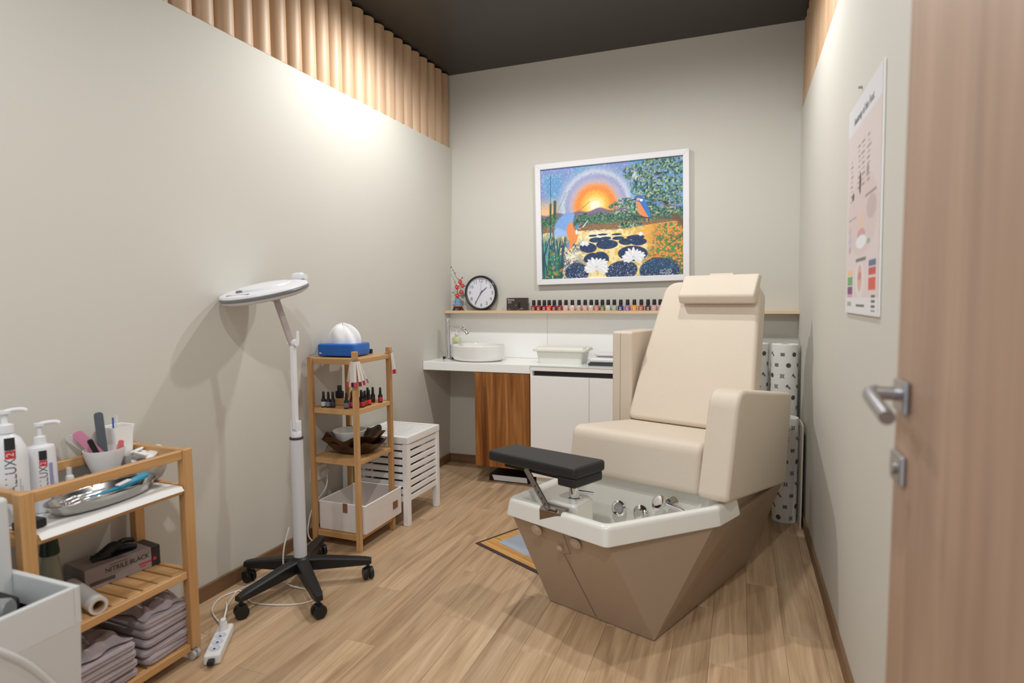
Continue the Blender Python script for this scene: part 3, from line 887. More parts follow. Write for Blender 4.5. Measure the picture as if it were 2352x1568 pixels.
    put(fol * (f1 > 0.46), C(38, 84, 88), 0.95)
    put(fol * (f2 > 0.60), C(92, 136, 104), 0.9)
    put(fol * (f3 > 0.72), C(168, 190, 146), 0.9)
    put(fol * (f2 < 0.2), C(26, 40, 52), 0.9)
    # reeds at the left
    for k in range(60):
        x0 = rs.uniform(-0.02, 0.15); y0 = rs.uniform(0.85, 1.08); x1 = x0 + rs.uniform(-0.05, 0.08); y1 = y0 - rs.uniform(0.2, 0.48)
        col = [C(26, 74, 96), C(52, 118, 122), C(28, 52, 84), C(92, 160, 150), C(36, 92, 72)][rs.randint(5)]
        if y1 < 0.5: y1 = 0.5
        put(stroke((x0, y0), (x1, y1), 0.008, 0.002), col, 0.95)
    for k in range(26):
        x0 = rs.uniform(0.04, 0.16); y0 = rs.uniform(0.74, 0.98)
        put(ell(x0, y0, 0.016, 0.008, rs.uniform(-1, 1)), [C(74, 148, 66), C(196, 120, 62), C(44, 96, 62)][rs.randint(3)], 0.9)
    for x0, y0, y1, w_ in ((0.075, 0.06, 0.55, 0.0022), (0.072, 0.32, 0.5, 0.008), (0.105, 0.30, 0.45, 0.011)):
        put(stroke((x0, y0), (x0 - 0.004, y1), w_, w_), C(38, 74, 52))
    put(stroke((0.19, 0.22), (0.07, 0.52), 0.0018), C(110, 120, 90))
    put(stroke((0.36, 0.32), (0.25, 0.43), 0.0018), C(110, 96, 70))
    # flying bird, left
    for k in range(9):
        a = -2.75 + k * 0.17
        put(stroke((0.215, 0.58), (0.215 + 0.11 * math.cos(a) * 1.0, 0.58 + 0.155 * math.sin(a)), 0.012, 0.016), C(112 + 6 * (k % 3), 162, 226))
    for k in range(5):
        a = 2.9 + k * 0.14
        put(stroke((0.215, 0.60), (0.215 + 0.105 * math.cos(a), 0.60 - 0.02 + 0.10 * math.sin(a)), 0.012, 0.015), C(150, 186, 236))
    put(poly([(0.19, 0.53), (0.225, 0.48), (0.25, 0.56), (0.275, 0.60), (0.265, 0.66), (0.225, 0.70), (0.205, 0.76), (0.198, 0.74), (0.212, 0.66), (0.19, 0.60)]), C(238, 138, 74))
    put(poly([(0.19, 0.66), (0.205, 0.68), (0.20, 0.74), (0.188, 0.73)]), C(88, 152, 210))
    put(ell(0.272, 0.54, 0.020, 0.018), C(70, 140, 178)); put(ell(0.285, 0.55, 0.014, 0.008), C(232, 140, 90)); put(ell(0.262, 0.585, 0.008, 0.018), C(238, 240, 244))
    put(stroke((0.285, 0.545), (0.335, 0.505), 0.004, 0.002), C(40, 46, 56)); put(stroke((0.31, 0.54), (0.345, 0.49), 0.006, 0.003), C(206, 212, 216))
    # perched bird, right
    put(poly([(0.69, 0.325), (0.735, 0.325), (0.765, 0.39), (0.785, 0.47), (0.78, 0.515), (0.765, 0.50), (0.73, 0.42)]), C(48, 112, 190))
    put(poly([(0.685, 0.36), (0.71, 0.36), (0.74, 0.43), (0.768, 0.49), (0.762, 0.535), (0.75, 0.50), (0.705, 0.46)]), C(240, 138, 78))
    put(ell(0.705, 0.325, 0.030, 0.018), C(56, 96, 168)); put(ell(0.70, 0.335, 0.016, 0.008), C(236, 170, 140)); put(ell(0.722, 0.345, 0.010, 0.009), C(244, 244, 246))
    put(stroke((0.685, 0.335), (0.615, 0.345), 0.005, 0.002), C(40, 40, 48))
    put(stroke((0.66, 0.47), (0.775, 0.505), 0.005), C(70, 54, 44))
    # water lilies
    def lily(cx, cy, R_, n):
        for k in range(n):
            a = -PI / 2 + (k - (n - 1) / 2) * (2 * PI * 0.86 / n)
            L = R_ * (0.75 + 0.25 * abs(math.sin(k * 2.4)))
            x1, y1 = cx + L * math.cos(a), cy + L * math.sin(a) * 0.8
            mx_, my_ = (cx + x1) / 2, (cy + y1) / 2
            put(ell(mx_, my_, L * 0.55, R_ * 0.15, math.atan2((y1 - cy) / A, x1 - cx)), C(244, 244, 246) if k % 2 else C(226, 230, 238))
        put(ell(cx, cy, R_ * 0.12, R_ * 0.08), C(196, 214, 226))
    lily(0.405, 0.905, 0.09, 17)
    lily(0.665, 0.83, 0.08, 15)
    lily(0.32, 0.695, 0.034, 9)
    put(ell(0.715, 0.635, 0.014, 0.012), C(250, 250, 250))
    # signature scribble
    for k in range(7):
        put(stroke((0.85 + k * 0.011, 0.95 + 0.008 * (k % 2)), (0.858 + k * 0.011, 0.965 - 0.01 * (k % 3)), 0.002), C(196, 204, 200))
        put(stroke((0.85 + k * 0.010, 0.985), (0.856 + k * 0.010, 0.972 + 0.006 * (k % 2)), 0.002), C(196, 204, 200))
    img *= (0.94 + 0.12 * dab)[..., None]
    img[:] = img ** 0.92
    return np.clip(img, 0, 1)

PCX, PCZ = 1.2225, 1.742
pt = thing('framed_painting', 'white-framed painting of kingfishers, water lilies and a rising sun', 'painting', (PCX, -0.006, PCZ), rot=(0, math.radians(-0.9), 0))
FRAMEW = mat('frame_white', (232, 231, 234), 0.22, vary=0.01)
hw, hh, fwid = 0.511, 0.412, 0.038
for nm, poly_ in (('frame_bar', [(-hw, -hh), (hw, -hh), (hw - fwid, -hh + fwid), (-hw + fwid, -hh + fwid)]), ('frame_bar', [(hw, -hh), (hw, hh), (hw - fwid, hh - fwid), (hw - fwid, -hh + fwid)]),
                  ('frame_bar', [(hw, hh), (-hw, hh), (-hw + fwid, hh - fwid), (hw - fwid, hh - fwid)]), ('frame_bar', [(-hw, hh), (-hw, -hh), (-hw + fwid, -hh + fwid), (-hw + fwid, hh - fwid)])):
    mx = Matrix(((1, 0, 0, 0), (0, 0, -1, 0), (0, 1, 0, 0), (0, 0, 0, 1)))
    MB().prism(poly_, 0.0, 0.030, mx, 0.0025).out(nm, FRAMEW, pt, smooth=0)
MB().lohi((-hw + 0.02, -0.012, -hh + 0.02), (hw - 0.02, 0.0, hh - 0.02)).out('backing', PAPER, pt, smooth=0)
cw, ch = hw - fwid + 0.001, hh - fwid + 0.001
raster_sheet('canvas', painting(), (-cw, -0.0165, ch), (2 * cw, 0, 0), (0, 0, -2 * ch), vcol_mat('painted_canvas', 0.5, 0.08), pt)

# ================================================================== foot poster on the right wall
def poster(W=150, H=190):
    t, s = np.meshgrid(np.linspace(0, 1, H), np.linspace(0, 1, W), indexing='ij')
    C = lambda r, g, b: np.array([r, g, b]) / 255.0
    img = np.zeros((H, W, 3)); img[:] = C(224, 210, 210)
    def put(m, c, a=1.0):
        m = (np.clip(m, 0, 1) * a)[..., None]; img[:] = img * (1 - m) + c * m
    def rect(a, b, c, d): return ((s > a) & (s < b) & (t > c) & (t < d)).astype(float)
    def ell(cx, cy, rx, ry): return np.clip((1.05 - np.hypot((s - cx) / rx, (t - cy) / ry)) * 10, 0, 1)
    put(rect(0, 1, 0, 0.13), C(226, 226, 230)); put(rect(0, 1, 0.925, 1), C(228, 228, 232))
    put(ell(0.5, 0.55, 0.45, 0.18), C(218, 200, 198), 0.8)
    r2 = np.random.RandomState(2)
    for cx in (0.16, 0.40, 0.52, 0.68):
        for k in range(9):
            y0 = 0.20 + k * 0.024 + (0.02 if cx > 0.3 else 0.06)
            put(rect(cx - r2.uniform(0.02, 0.06), cx + r2.uniform(0.02, 0.06), y0, y0 + 0.008), C(150, 128, 130), 0.8)
    put(ell(0.44, 0.40, 0.03, 0.05), C(70, 58, 64)); put(ell(0.22, 0.44, 0.04, 0.018), C(90, 86, 92)); put(ell(0.66, 0.37, 0.03, 0.03), C(150, 144, 146))
    put(rect(0.6, 0.9, 0.475, 0.485), C(150, 138, 140)); put(ell(0.78, 0.54, 0.13, 0.05), C(200, 182, 182)); put(rect(0.08, 0.34, 0.54, 0.55), C(150, 138, 140))
    put(ell(0.46, 0.58, 0.04, 0.06), C(240, 196, 170)); put(ell(0.50, 0.64, 0.12, 0.03), C(208, 160, 164)); put(ell(0.50, 0.67, 0.16, 0.03), C(232, 236, 240)); put(ell(0.72, 0.68, 0.05, 0.012), C(160, 170, 180))
    put(ell(0.14, 0.60, 0.06, 0.02), C(204, 192, 196)); put(ell(0.14, 0.645, 0.06, 0.022), C(196, 190, 214)); put(ell(0.14, 0.69, 0.05, 0.02), C(196, 176, 176))
    put(rect(0.35, 0.66, 0.745, 0.757), C(120, 112, 114))
    put(ell(0.48, 0.845, 0.13, 0.085), C(228, 222, 222)); put(ell(0.48, 0.835, 0.07, 0.062), C(222, 176, 170)); put(ell(0.48, 0.825, 0.05, 0.02), C(176, 110, 100), 0.6)
    for y0, y1, c in ((0.79, 0.82, C(240, 196, 150)), (0.825, 0.865, C(96, 168, 110)), (0.87, 0.905, C(120, 62, 116)), (0.907, 0.922, C(216, 160, 200))):
        put(rect(0.08, 0.25, y0, y1), c)
    for y0, y1, c in ((0.765, 0.79, C(92, 104, 150)), (0.797, 0.83, C(200, 74, 80)), (0.838, 0.892, C(216, 86, 68))):
        put(rect(0.74, 0.93, y0, y1), c)
    for k in range(16):
        put(rect(0.82, 0.92, 0.915 + k * 0.0042, 0.915 + k * 0.0042 + 0.0024), C(70, 70, 74))
    put(rect(0.38, 0.64, 0.957, 0.966), C(100, 98, 100)); put(rect(0.08, 0.22, 0.945, 0.965), C(170, 170, 172))
    return img
PYL, PYR, PZT, PZB = -1.752, -2.248, 1.815, 1.176          # far side, near side, top, bottom
lean = LEAN_R
pxw = lambda z: ROOM_W - lean * z
po = thing('foot_poster', 'pale pink foot anatomy poster on the right wall beside the door', 'poster', (pxw(PZB), (PYL + PYR) / 2, PZB))
hy = (PYL - PYR) / 2; hz = PZT - PZB
MB().poly([(-0.001, -hy, 0), (-0.001, hy, 0), (-0.001 - lean * hz, hy, hz), (-0.001 - lean * hz, -hy, hz), (-0.006, -hy, 0), (-0.006, hy, 0), (-0.006 - lean * hz, hy, hz), (-0.006 - lean * hz, -hy, hz)],
          [(0, 1, 2, 3), (4, 5, 6, 7), (0, 1, 5, 4), (1, 2, 6, 5), (2, 3, 7, 6), (3, 0, 4, 7)]).out('board', PAPER, po, smooth=0)
raster_sheet('printed_sheet', poster(), (-0.0066 - lean * hz, hy, hz), (0, -2 * hy, 0), (lean * hz, 0, -hz), vcol_mat('poster_print', 0.45), po)
text('Anatomy of the Foot', 0.034, mat('title_grey', (136, 138, 144), 0.6), po, frame((-0.0072 - lean * hz * 0.9, 0.0, hz * 0.915), (0, -1, 0), (lean, 0, 1)), 0.0002)
nl = MB().cyl((pxw(1.86) + 0.002, -1.93, 1.845), (pxw(1.86) - 0.010, -1.93, 1.845), 0.004, n=12).out('wall_nail', STEEL)
tag(nl, 'small metal nail in the right wall just above the foot poster', 'nail')

# ================================================================== the pedicure chair
ch_ = thing('pedicure_chair', 'cream upholstered pedicure chair with white foot basin and taupe faceted base', 'pedicure chair', (1.34, -1.7524, 0.0), math.radians(-18.5))
# faceted base, local x = across, local y = towards the back
Lp, Ap, Bp, Dp = (0.0, 0.0, 0.004), (0.46, 0.0, 0.004), (0.516, 0.83, 0.004), (-0.03, 0.83, 0.004)
ZL = 0.378
FLt, FRt, Gt, Ht, Kt, Nt = (-0.112, -0.108, ZL), (0.345, -0.142, ZL), (0.575, 0.262, ZL), (0.60, 0.44, ZL), (0.605, 1.06, 0.36), (-0.115, 1.06, 0.36)
Mt = (-0.115, 0.44, ZL)
MB().poly([Lp, Ap, Bp, Dp, FLt, FRt, Gt, Ht, Kt, Nt, Mt],
          [(0, 1, 5, 4), (1, 6, 5), (1, 2, 8), (1, 8, 7, 6), (2, 3, 9, 8), (3, 0, 10), (3, 10, 9), (0, 4, 10), (0, 3, 2, 1), (10, 7, 8, 9)]).out('faceted_base', TAUPE, ch_, smooth=0)
# details on the front panel
fn = (Vector(Ap) - Vector(Lp)).cross(Vector(FRt) - Vector(Lp)).normalized()
if fn.y > 0: fn = -fn
fu = Vector((1, 0, 0)); fv = fn.cross(fu).normalized()
if fv.z < 0: fv = -fv
def on_front(x_, z_):
    k = (z_ - 0.004) / (FRt[2] - 0.004)
    return Vector((x_, FRt[1] * k, z_))
SEAM = mat('dark_seam', (92, 74, 58), 0.7, vary=0.05)
def strip(a, b, wd=0.0022):
    a, b = on_front(*a) + fn * 0.0002, on_front(*b) + fn * 0.0002
    d = (b - a).normalized(); q = d.cross(fn).normalized() * wd / 2
    h_ = fn * 0.0008
    MB().poly([a - q, a + q, b + q, b - q, a - q + h_, a + q + h_, b + q + h_, b - q + h_], [(0, 1, 2, 3), (4, 5, 6, 7), (0, 1, 5, 4), (1, 2, 6, 5), (2, 3, 7, 6), (3, 0, 4, 7)]).out('panel_seam', SEAM, ch_, smooth=0)
strip((0.140, 0.272), (0.222, 0.012)); strip((0.160, 0.366), (0.172, 0.282)); strip((0.172, 0.282), (0.140, 0.272), 0.0012)
rot_f = Matrix((fu, fv, fn)).transposed().to_4x4()
for cx, cz in ((0.033, 0.345), (0.208, 0.338)):
    pos = on_front(cx, cz)
    MB().lathe([(0.0225, 0.0), (0.0225, 0.003), (0.019, 0.0045), (0.0155, 0.003), (0.013, 0.003), (0.012, 0.0055), (0.0005, 0.006)], c=pos, n=32, rot=rot_f).out('round_plug', mat('taupe_plug', (186, 166, 146), 0.32, vary=0.02), ch_)
MB().lathe([(0.0125, 0), (0.0125, 0.006), (0.006, 0.010), (0.0005, 0.010)], c=on_front(0.127, 0.292), n=20, rot=rot_f).out('panel_knob', mat('taupe_plug', (186, 166, 146)), ch_)

# white basin with lip
rim = [(-0.130, -0.128), (0.357, -0.164), (0.592, 0.272), (0.612, 0.452), (-0.128, 0.452)]
def rring(inset, z, rad=0.03, tilt=0.0):
    return [(p.x, p.y, z) for p in round_poly(offset_poly(rim, inset), [rad, rad, rad, rad * 0.7, rad * 0.7], 7)]
MB().loft([rring(0.010, 0.372, 0.03), rring(0.001, 0.372, 0.03), rring(0.0, 0.376, 0.03), rring(0.007, 0.425, 0.032), rring(0.010, 0.436, 0.034), rring(0.018, 0.4415, 0.036), rring(0.034, 0.441, 0.04), rring(0.046, 0.436, 0.045), rring(0.054, 0.424, 0.05),
           rring(0.066, 0.36, 0.06), rring(0.085, 0.24, 0.07), rring(0.10, 0.19, 0.08), rring(0.125, 0.172, 0.09), rring(0.16, 0.168, 0.09)], cap0=False).out('foot_basin', ACRYL, ch_, smooth=50)
MB().loft([[(p.x, p.y, z) for p in round_poly([(0.05, yf), (0.185, yf), (0.175, 0.055), (0.06, 0.055)], 0.02, 5)] for z, yf in ((0.165, 0.0), (0.30, -0.04), (0.452, -0.09))] +
          [[(p.x, p.y, 0.461) for p in round_poly([(0.053, -0.085), (0.18, -0.085), (0.165, 0.042), (0.068, 0.042)], 0.02, 5)]]).out('post_pedestal', ACRYL, ch_, smooth=45)
jets = [(0.128, 0.335, 0.320, 0.027), (0.232, 0.338, 0.322, 0.027)]
for jx, jy, jz, jr in jets:
    r_ = Euler((math.radians(78), 0, 0)).to_matrix().to_4x4()
    j = MB().lathe([(jr * 1.25, -0.004), (jr * 1.25, 0.004), (jr, 0.009), (jr * 0.86, 0.006), (jr * 0.8, 0.004), (jr * 0.7, 0.004)], c=(jx, jy, jz), n=32, rot=r_).out('jet_ring', CHROME, ch_)
    MB().lathe([(0.0005, 0.009), (jr * 0.5, 0.008), (jr * 0.68, 0.0045), (0.0005, 0.0045)], c=(jx, jy, jz), n=28, rot=r_).out('jet_cap', mat('grey_plastic', (164, 164, 168), 0.35), j)
kb = MB(); kb.lathe([(0.030, 0.0), (0.030, 0.010), (0.024, 0.014), (0.019, 0.016), (0.019, 0.034), (0.015, 0.038)], c=(0.235, 0.338, 0.320), n=32, rot=Euler((math.radians(72), 0, 0)).to_matrix().to_4x4())
kb.out('tap_knob', CHROME, ch_)
hs = MB()
hs.lathe([(0.016, -0.004), (0.030, 0.0), (0.033, 0.010), (0.028, 0.018), (0.014, 0.022)], c=(0.335, 0.300, 0.395), n=32, rot=Euler((math.radians(50), math.radians(-25), 0)).to_matrix().to_4x4())
hs.tube([(0.335, 0.302, 0.398), (0.36, 0.308, 0.396), (0.40, 0.318, 0.385), (0.44, 0.325, 0.368)], lambda u: 0.013 - 0.004 * u, 14, smooth=5)
hs.out('hand_shower', CHROME, ch_)
MB().cyl((0.375, 0.345, 0.40), (0.368, 0.315, 0.400), 0.022, 0.018, n=24).out('shower_holder', CHROME, ch_)

# seat unit, leaning back
yz = Matrix(((0, 0, 1, 0), (1, 0, 0, 0), (0, 1, 0, 0), (0, 0, 0, 1)))         # (y, z, extrude) -> (extrude, y, z)
MB().prism(round_poly([(0.320, 0.447), (0.905, 0.392), (0.905, 0.590), (0.352, 0.655)], [0.030, 0.03, 0.03, 0.055], 6), -0.125, 0.484, yz, 0.020, 4).out('seat', LEATH, ch_, smooth=50)
MB().prism([(0.46, 0.36), (1.04, 0.345), (1.02, 0.43), (0.50, 0.46)], -0.10, 0.58, yz).out('seat_base', TAUPE, ch_, smooth=0)
arm = round_poly([(0.288, 0.455), (1.075, 0.338), (1.155, 0.765), (0.405, 0.872)], [0.026, 0.032, 0.034, 0.088], 8)
MB().prism(arm, 0.491, 0.612, yz, 0.017, 4).out('armrest', LEATH, ch_, smooth=50)
armL = [(0.925, 0.30), (1.275, 0.30), (1.275, 1.05), (0.925, 1.05)]
fa = MB().prism(round_poly(armL, [0.02, 0.03, 0.03, 0.016], 5), -0.246, -0.129, yz, 0.010, 3).out('folded_armrest', LEATH, ch_, smooth=50)
MB().lohi((-0.197, 0.9235, 0.34), (-0.195, 0.9262, 1.04)).out('stitched_seam', mat('leather_seam', (176, 156, 132), 0.8), fa, smooth=0)
# backrest
ob = Vector((0.186, 0.868, 0.603)); tv = Vector((0, 0.30, 0.712)).normalized(); nv = Vector((0, -tv.z, tv.y))
bmx = Matrix(((1, 0, nv.x, ob.x), (0, tv.y, nv.y, ob.y), (0, tv.z, nv.z, ob.z), (0, 0, 0, 1)))
bk = round_poly([(-0.312, 0.0), (0.312, 0.0), (0.308, 0.20), (0.262, 0.775), (-0.236, 0.775), (-0.292, 0.30)], [0.034, 0.034, 0.2, 0.085, 0.085, 0.2], 8)
MB().prism(bk, -0.115, 0.0, bmx, 0.022, 4).out('backrest', LEATH, ch_, smooth=50)
pl = round_poly([(0.0, 0.012), (-0.075, 0.030), (-0.088, 0.062), (0.052, 0.062)], 0.012, 5)
# head cushion: wedge seen from the side, extruded across
side = [(0.640, 0.006), (0.625, 0.050), (0.655, 0.080), (0.785, 0.046), (0.792, 0.004)]      # (t, n) in the plane of the back
hp = MB()
mxp = Matrix(((0, 0, 1, 0), (1, 0, 0, 0), (0, 1, 0, 0), (0, 0, 0, 1)))
hp.prism(round_poly(side, [0.012, 0.016, 0.024, 0.016, 0.01], 5), -0.118, 0.268, bmx @ mxp, 0.010, 3)
hp.out('head_cushion', LEATH, ch_, smooth=50)
MB().prism(round_poly([(0.776, 0.045), (0.792, 0.045), (0.799, 0.0), (0.799, -0.121), (0.70, -0.121), (0.70, -0.117), (0.785, -0.117), (0.785, 0.0)], 0.003, 3), 0.02, 0.14, bmx @ mxp).out('cushion_strap', LEATH, ch_, smooth=40)

# leg rest on its chrome post
lr = MB()
lr.prism(round_poly([(-0.252, -0.092), (0.188, -0.100), (0.212, 0.085), (-0.232, 0.070)], 0.018, 5), 0.560, 0.604, None, 0.012, 3)
lr.out('leg_rest_pad', BLACKL, ch_, smooth=50)
MB().prism(round_poly([(0.098, -0.09), (0.182, -0.092), (0.203, 0.078), (0.110, 0.070)], 0.012, 4), 0.523, 0.561, None, 0.008, 2).out('leg_rest_block', BLACKL, ch_, smooth=50)
MB().prism(round_poly([(-0.190, -0.060), (0.10, -0.065), (0.10, 0.045), (-0.180, 0.040)], 0.01, 3), 0.540, 0.561).out('leg_rest_board', BLACK, ch_, smooth=40)
MB().lathe([(0.026, 0.460), (0.026, 0.464), (0.0215, 0.466), (0.0215, 0.522)], c=(0.128, -0.012, 0), n=36).out('chrome_post', CHROME, ch_)
MB().tube([(0.145, -0.012, 0.49), (0.185, 0.005, 0.487), (0.20, 0.01, 0.486)], 0.0055, 10, smooth=3).out('post_clamp_lever', CHROME, ch_)
# support bar with its bracket over the lip
a, b = Vector((-0.066, -0.070, 0.556)), Vector((0.098, -0.142, 0.444))
d = (b - a).normalized(); q = Vector((0.16, 0.985, 0)).cross(d).normalized() * 0.0135; nn = d.cross(q).normalized() * 0.0025
br_ = MB().poly([a - q - nn, a + q - nn, b + q - nn, b - q - nn, a - q + nn, a + q + nn, b + q + nn, b - q + nn], [(0, 1, 2, 3), (4, 5, 6, 7), (0, 1, 5, 4), (1, 2, 6, 5), (2, 3, 7, 6), (3, 0, 4, 7)]).out('support_bar', STEEL, ch_, smooth=0)
hl = MB()
for k in (0.45, 0.6, 0.74, 0.87):
    c_ = a + (b - a) * k
    nh = nn.normalized() if nn.y < 0 else -nn.normalized()
    hl.cyl(c_ + nh * 0.002, c_ + nh * 0.0036, 0.0042, n=14)
hl.out('adjusting_holes', mat('dark_steel', (88, 78, 70), 0.4, 0.6), br_)
bkt = MB()
bkt.prism([(-0.1385, 0.377), (-0.136, 0.377), (-0.129, 0.4395), (-0.055, 0.4425), (-0.055, 0.445), (-0.132, 0.4450), (-0.1405, 0.4355)], 0.054, 0.152, yz)
bkt.out('lip_bracket', mat('mirror_steel', (150, 140, 132), 0.12, 1.0, vary=0.05), ch_, smooth=0)
MB().cyl((0.085, -0.138, 0.449), (0.130, -0.140, 0.449), 0.005, n=12).out('hinge_pin', STEEL, ch_)

# ================================================================== magnifier lamp
ml = thing('magnifier_lamp', 'white magnifier lamp on a black five-star castor base', 'magnifier lamp', (0.286, -1.985, 0.0))
LAMPW = mat('lamp_white', (226, 226, 230), 0.35, vary=0.01)
cast = [(-0.034, -0.299), (0.248, -0.193), (0.241, 0.146), (-0.236, -0.056), (-0.112, 0.271)]
MB().lathe([(0.040, 0.075), (0.046, 0.085), (0.044, 0.118), (0.032, 0.128), (0.026, 0.130)], n=28).out('hub', BLACK, ml)
for cx, cy in cast:
    L = math.hypot(cx, cy); dx, dy = cx / L, cy / L; nx, ny = -dy, dx
    b = MB()
    rings = []
    for k, (l_, z0, z1, wd) in enumerate(((0.02, 0.072, 0.122, 0.027), (L * 0.35, 0.070, 0.118, 0.024), (L * 0.72, 0.070, 0.106, 0.021), (L * 0.96, 0.070, 0.098, 0.019), (L + 0.016, 0.072, 0.092, 0.014))):
        rings.append([(dx * l_ + nx * q_, dy * l_ + ny * q_, z_) for q_, z_ in ((-wd, z0), (wd, z0), (wd, z1 - 0.006), (wd * 0.7, z1), (-wd * 0.7, z1), (-wd, z1 - 0.006))])
    b.loft(rings)
    b.out('star_leg', BLACK, ml, smooth=30)
    a0 = rnd.uniform(0, PI)
    cs = MB(); wx, wy = math.cos(a0), math.sin(a0)
    cs.cyl((cx, cy, 0.05), (cx, cy, 0.075), 0.008, n=12)
    for sgn in (-1, 1):
        cs.cyl((cx + wx * 0.004 * sgn, cy + wy * 0.004 * sgn, 0.0265), (cx + wx * 0.022 * sgn, cy + wy * 0.022 * sgn, 0.0265), 0.0262, n=26, bev=0.004)
    cs.box((cx, cy, 0.045), (0.030, 0.030, 0.018), 0.006, rot=(0, 0, a0))
    cs.out('castor', BLACK, ml, smooth=35)
MB().lathe([(0.0275, 0.118), (0.0275, 0.135), (0.0265, 0.64), (0.0265, 0.642)], n=36).out('pole', mat('pole_white', (206, 207, 212), 0.35, vary=0.01), ml)
MB().lathe([(0.0285, 0.641), (0.0295, 0.644), (0.0285, 0.649), (0.015, 0.650)], n=32).out('pole_collar', mat('dark_collar', (58, 48, 50), 0.4), ml)
bj = MB()
bj.lathe([(0.022, 0.650), (0.022, 0.668), (0.018, 0.675)], n=28)
bj.box((-0.014, 0.0, 0.695), (0.006, 0.030, 0.05), 0.004).box((0.014, 0.0, 0.695), (0.006, 0.030, 0.05), 0.004)
bj.out('lower_joint', LAMPW, ml)
MB().box((0.0, -0.002, 0.865), (0.019, 0.022, 0.365), 0.004).out('lower_arm', LAMPW, ml)
uj = MB(); uj.cyl((-0.016, -0.004, 1.052), (0.022, -0.004, 1.052), 0.015, n=24); uj.box((0.014, 0.012, 1.075), (0.008, 0.014, 0.05), 0.003)
uj.out('elbow_joint', LAMPW, ml)
ua, ub = Vector((0.0, -0.008, 1.045)), Vector((-0.028, -0.060, 1.236))
du = ub - ua
MB().box((ua + ub) / 2, (0.019, 0.024, du.length), 0.004, rot=du.to_track_quat('Z', 'Y').to_matrix()).out('upper_arm', mat('arm_grey', (176, 164, 162), 0.4, vary=0.02), ml)
hd = Matrix.Translation((-0.090, -0.055, 1.268)) @ Euler((math.radians(13), math.radians(-3.5), 0)).to_matrix().to_4x4()
def lmp(prof, name, m, parent, n=64):
    b = MB(); b.lathe(prof, n=n); b.bm.transform(hd); return b.out(name, m, parent, smooth=40)
head = lmp([(0.10, -0.026), (0.155, -0.026), (0.168, -0.020), (0.172, -0.012), (0.10, -0.011)], 'lamp_underside', LAMPW, ml)
lmp([(0.165, -0.0125), (0.176, -0.011), (0.177, -0.002), (0.174, 0.001), (0.165, 0.0)], 'grey_band', mat('band_grey', (112, 114, 116), 0.4), ml)
lmp([(0.060, -0.001), (0.172, -0.0005), (0.176, 0.004), (0.172, 0.011), (0.150, 0.017), (0.112, 0.019), (0.105, 0.016)], 'lamp_ring', LAMPW, ml)
lmp([(0.0005, 0.014), (0.106, 0.014), (0.108, 0.020), (0.103, 0.026), (0.08, 0.029), (0.0005, 0.031)], 'lens_cover', LAMPW, ml)
b = MB(); b.ball((-0.03, -0.102, 0.021), 0.020, (1.0, 0.45, 0.35), 16, 8); b.bm.transform(hd); b.out('cover_notch', mat('notch_grey', (120, 120, 124), 0.5), ml)
b = MB(); b.box((0.0, -0.145, 0.0165), (0.115, 0.006, 0.002), 0.0008); b.bm.transform(hd); b.out('vent_slot', mat('notch_grey', (120, 120, 124)), ml)
b = MB(); b.box((0.035, 0.178, 0.022), (0.05, 0.03, 0.036), 0.008); b.cyl((0.048, 0.178, 0.02), (0.075, 0.178, 0.02), 0.013, n=20); b.bm.transform(hd); b.out('tilt_knob', LAMPW, ml)
b = MB(); b.box((0.055, -0.01, -0.032), (0.035, 0.03, 0.022), 0.006); b.bm.transform(hd); b.out('head_bracket', mat('arm_grey', (176, 164, 162)), ml)

# ================================================================== bamboo rack in the corner by the stool
rk = thing('bamboo_rack', 'narrow four-tier bamboo rack standing at the left wall beside white stool', 'rack', (0.193, -1.465, 0.0))
PX_, PY_ = 0.131, 0.148
for sx_, sy_, hgt in ((-1, -1, 0.952), (1, -1, 0.982), (-1, 1, 0.952), (1, 1, 0.982)):
    MB().box((0, 0, 0), (0.026, 0.022, hgt), 0.002, seg=1).out('leg', BAMBOOZ, rk, smooth=0, loc=(sx_ * PX_, sy_ * PY_, hgt / 2))
TZ = [0.946, 0.700, 0.450, 0.078]
for z in TZ:
    s_ = MB().box((0, 0, 0), (2 * PX_ - 0.002, 2 * PY_ - 0.024, 0.006), 0.001, seg=1).out('shelf_board', BAMBOOX, rk, smooth=0, loc=(0, 0, z - 0.004))
    for sy_ in (-1, 1):
        MB().box((0, 0, 0), (2 * PX_ - 0.027, 0.012, 0.027), 0.0015, seg=1).out('rail', BAMBOOX, s_, smooth=0, loc=(0, sy_ * (PY_ - 0.004), -0.0105))
    for sx_ in (-1, 1):
        MB().box((0, 0, 0), (0.012, 2 * PY_ - 0.023, 0.022), 0.0015, seg=1).out('rail', BAMBOO, s_, smooth=0, loc=(sx_ * (PX_ + 0.004), 0, -0.008))

# tissue box
tx = thing('tissue_box', 'blue tissue box with a white tissue pulled up on the bamboo rack', 'tissue box', (0.165, -1.478, 0.9495), math.radians(6))
MB().box((0, 0, 0.031), (0.205, 0.165, 0.062), 0.010, seg=3).out('carton', mat('blue_carton', (28, 98, 186), 0.3, vary=0.25, vscale=9), tx)
MB().box((-0.085, -0.0828, 0.016), (0.013, 0.0008, 0.006)).out('printed_logo', TXW, tx, smooth=0)
def tissue(u, v):
    a = u * 2 * PI
    r = 0.086 * (1 - v ** 2.2) ** 0.62 + 0.003
    k = 1 + 0.16 * math.sin(3 * a + 0.6) * (0.3 + v) + 0.07 * math.sin(7 * a + 2 * v)
    return Vector((r * k * math.cos(a) - 0.006, r * k * math.sin(a) * 0.55, 0.060 + 0.098 * v + 0.008 * math.sin(2 * a + 1) * v))
MB().sheet(tissue, 48, 10, 0.0008).out('tissue', mat('tissue_white', (240, 240, 242), 0.9, vary=0.02, sss=0.1), tx, smooth=45)
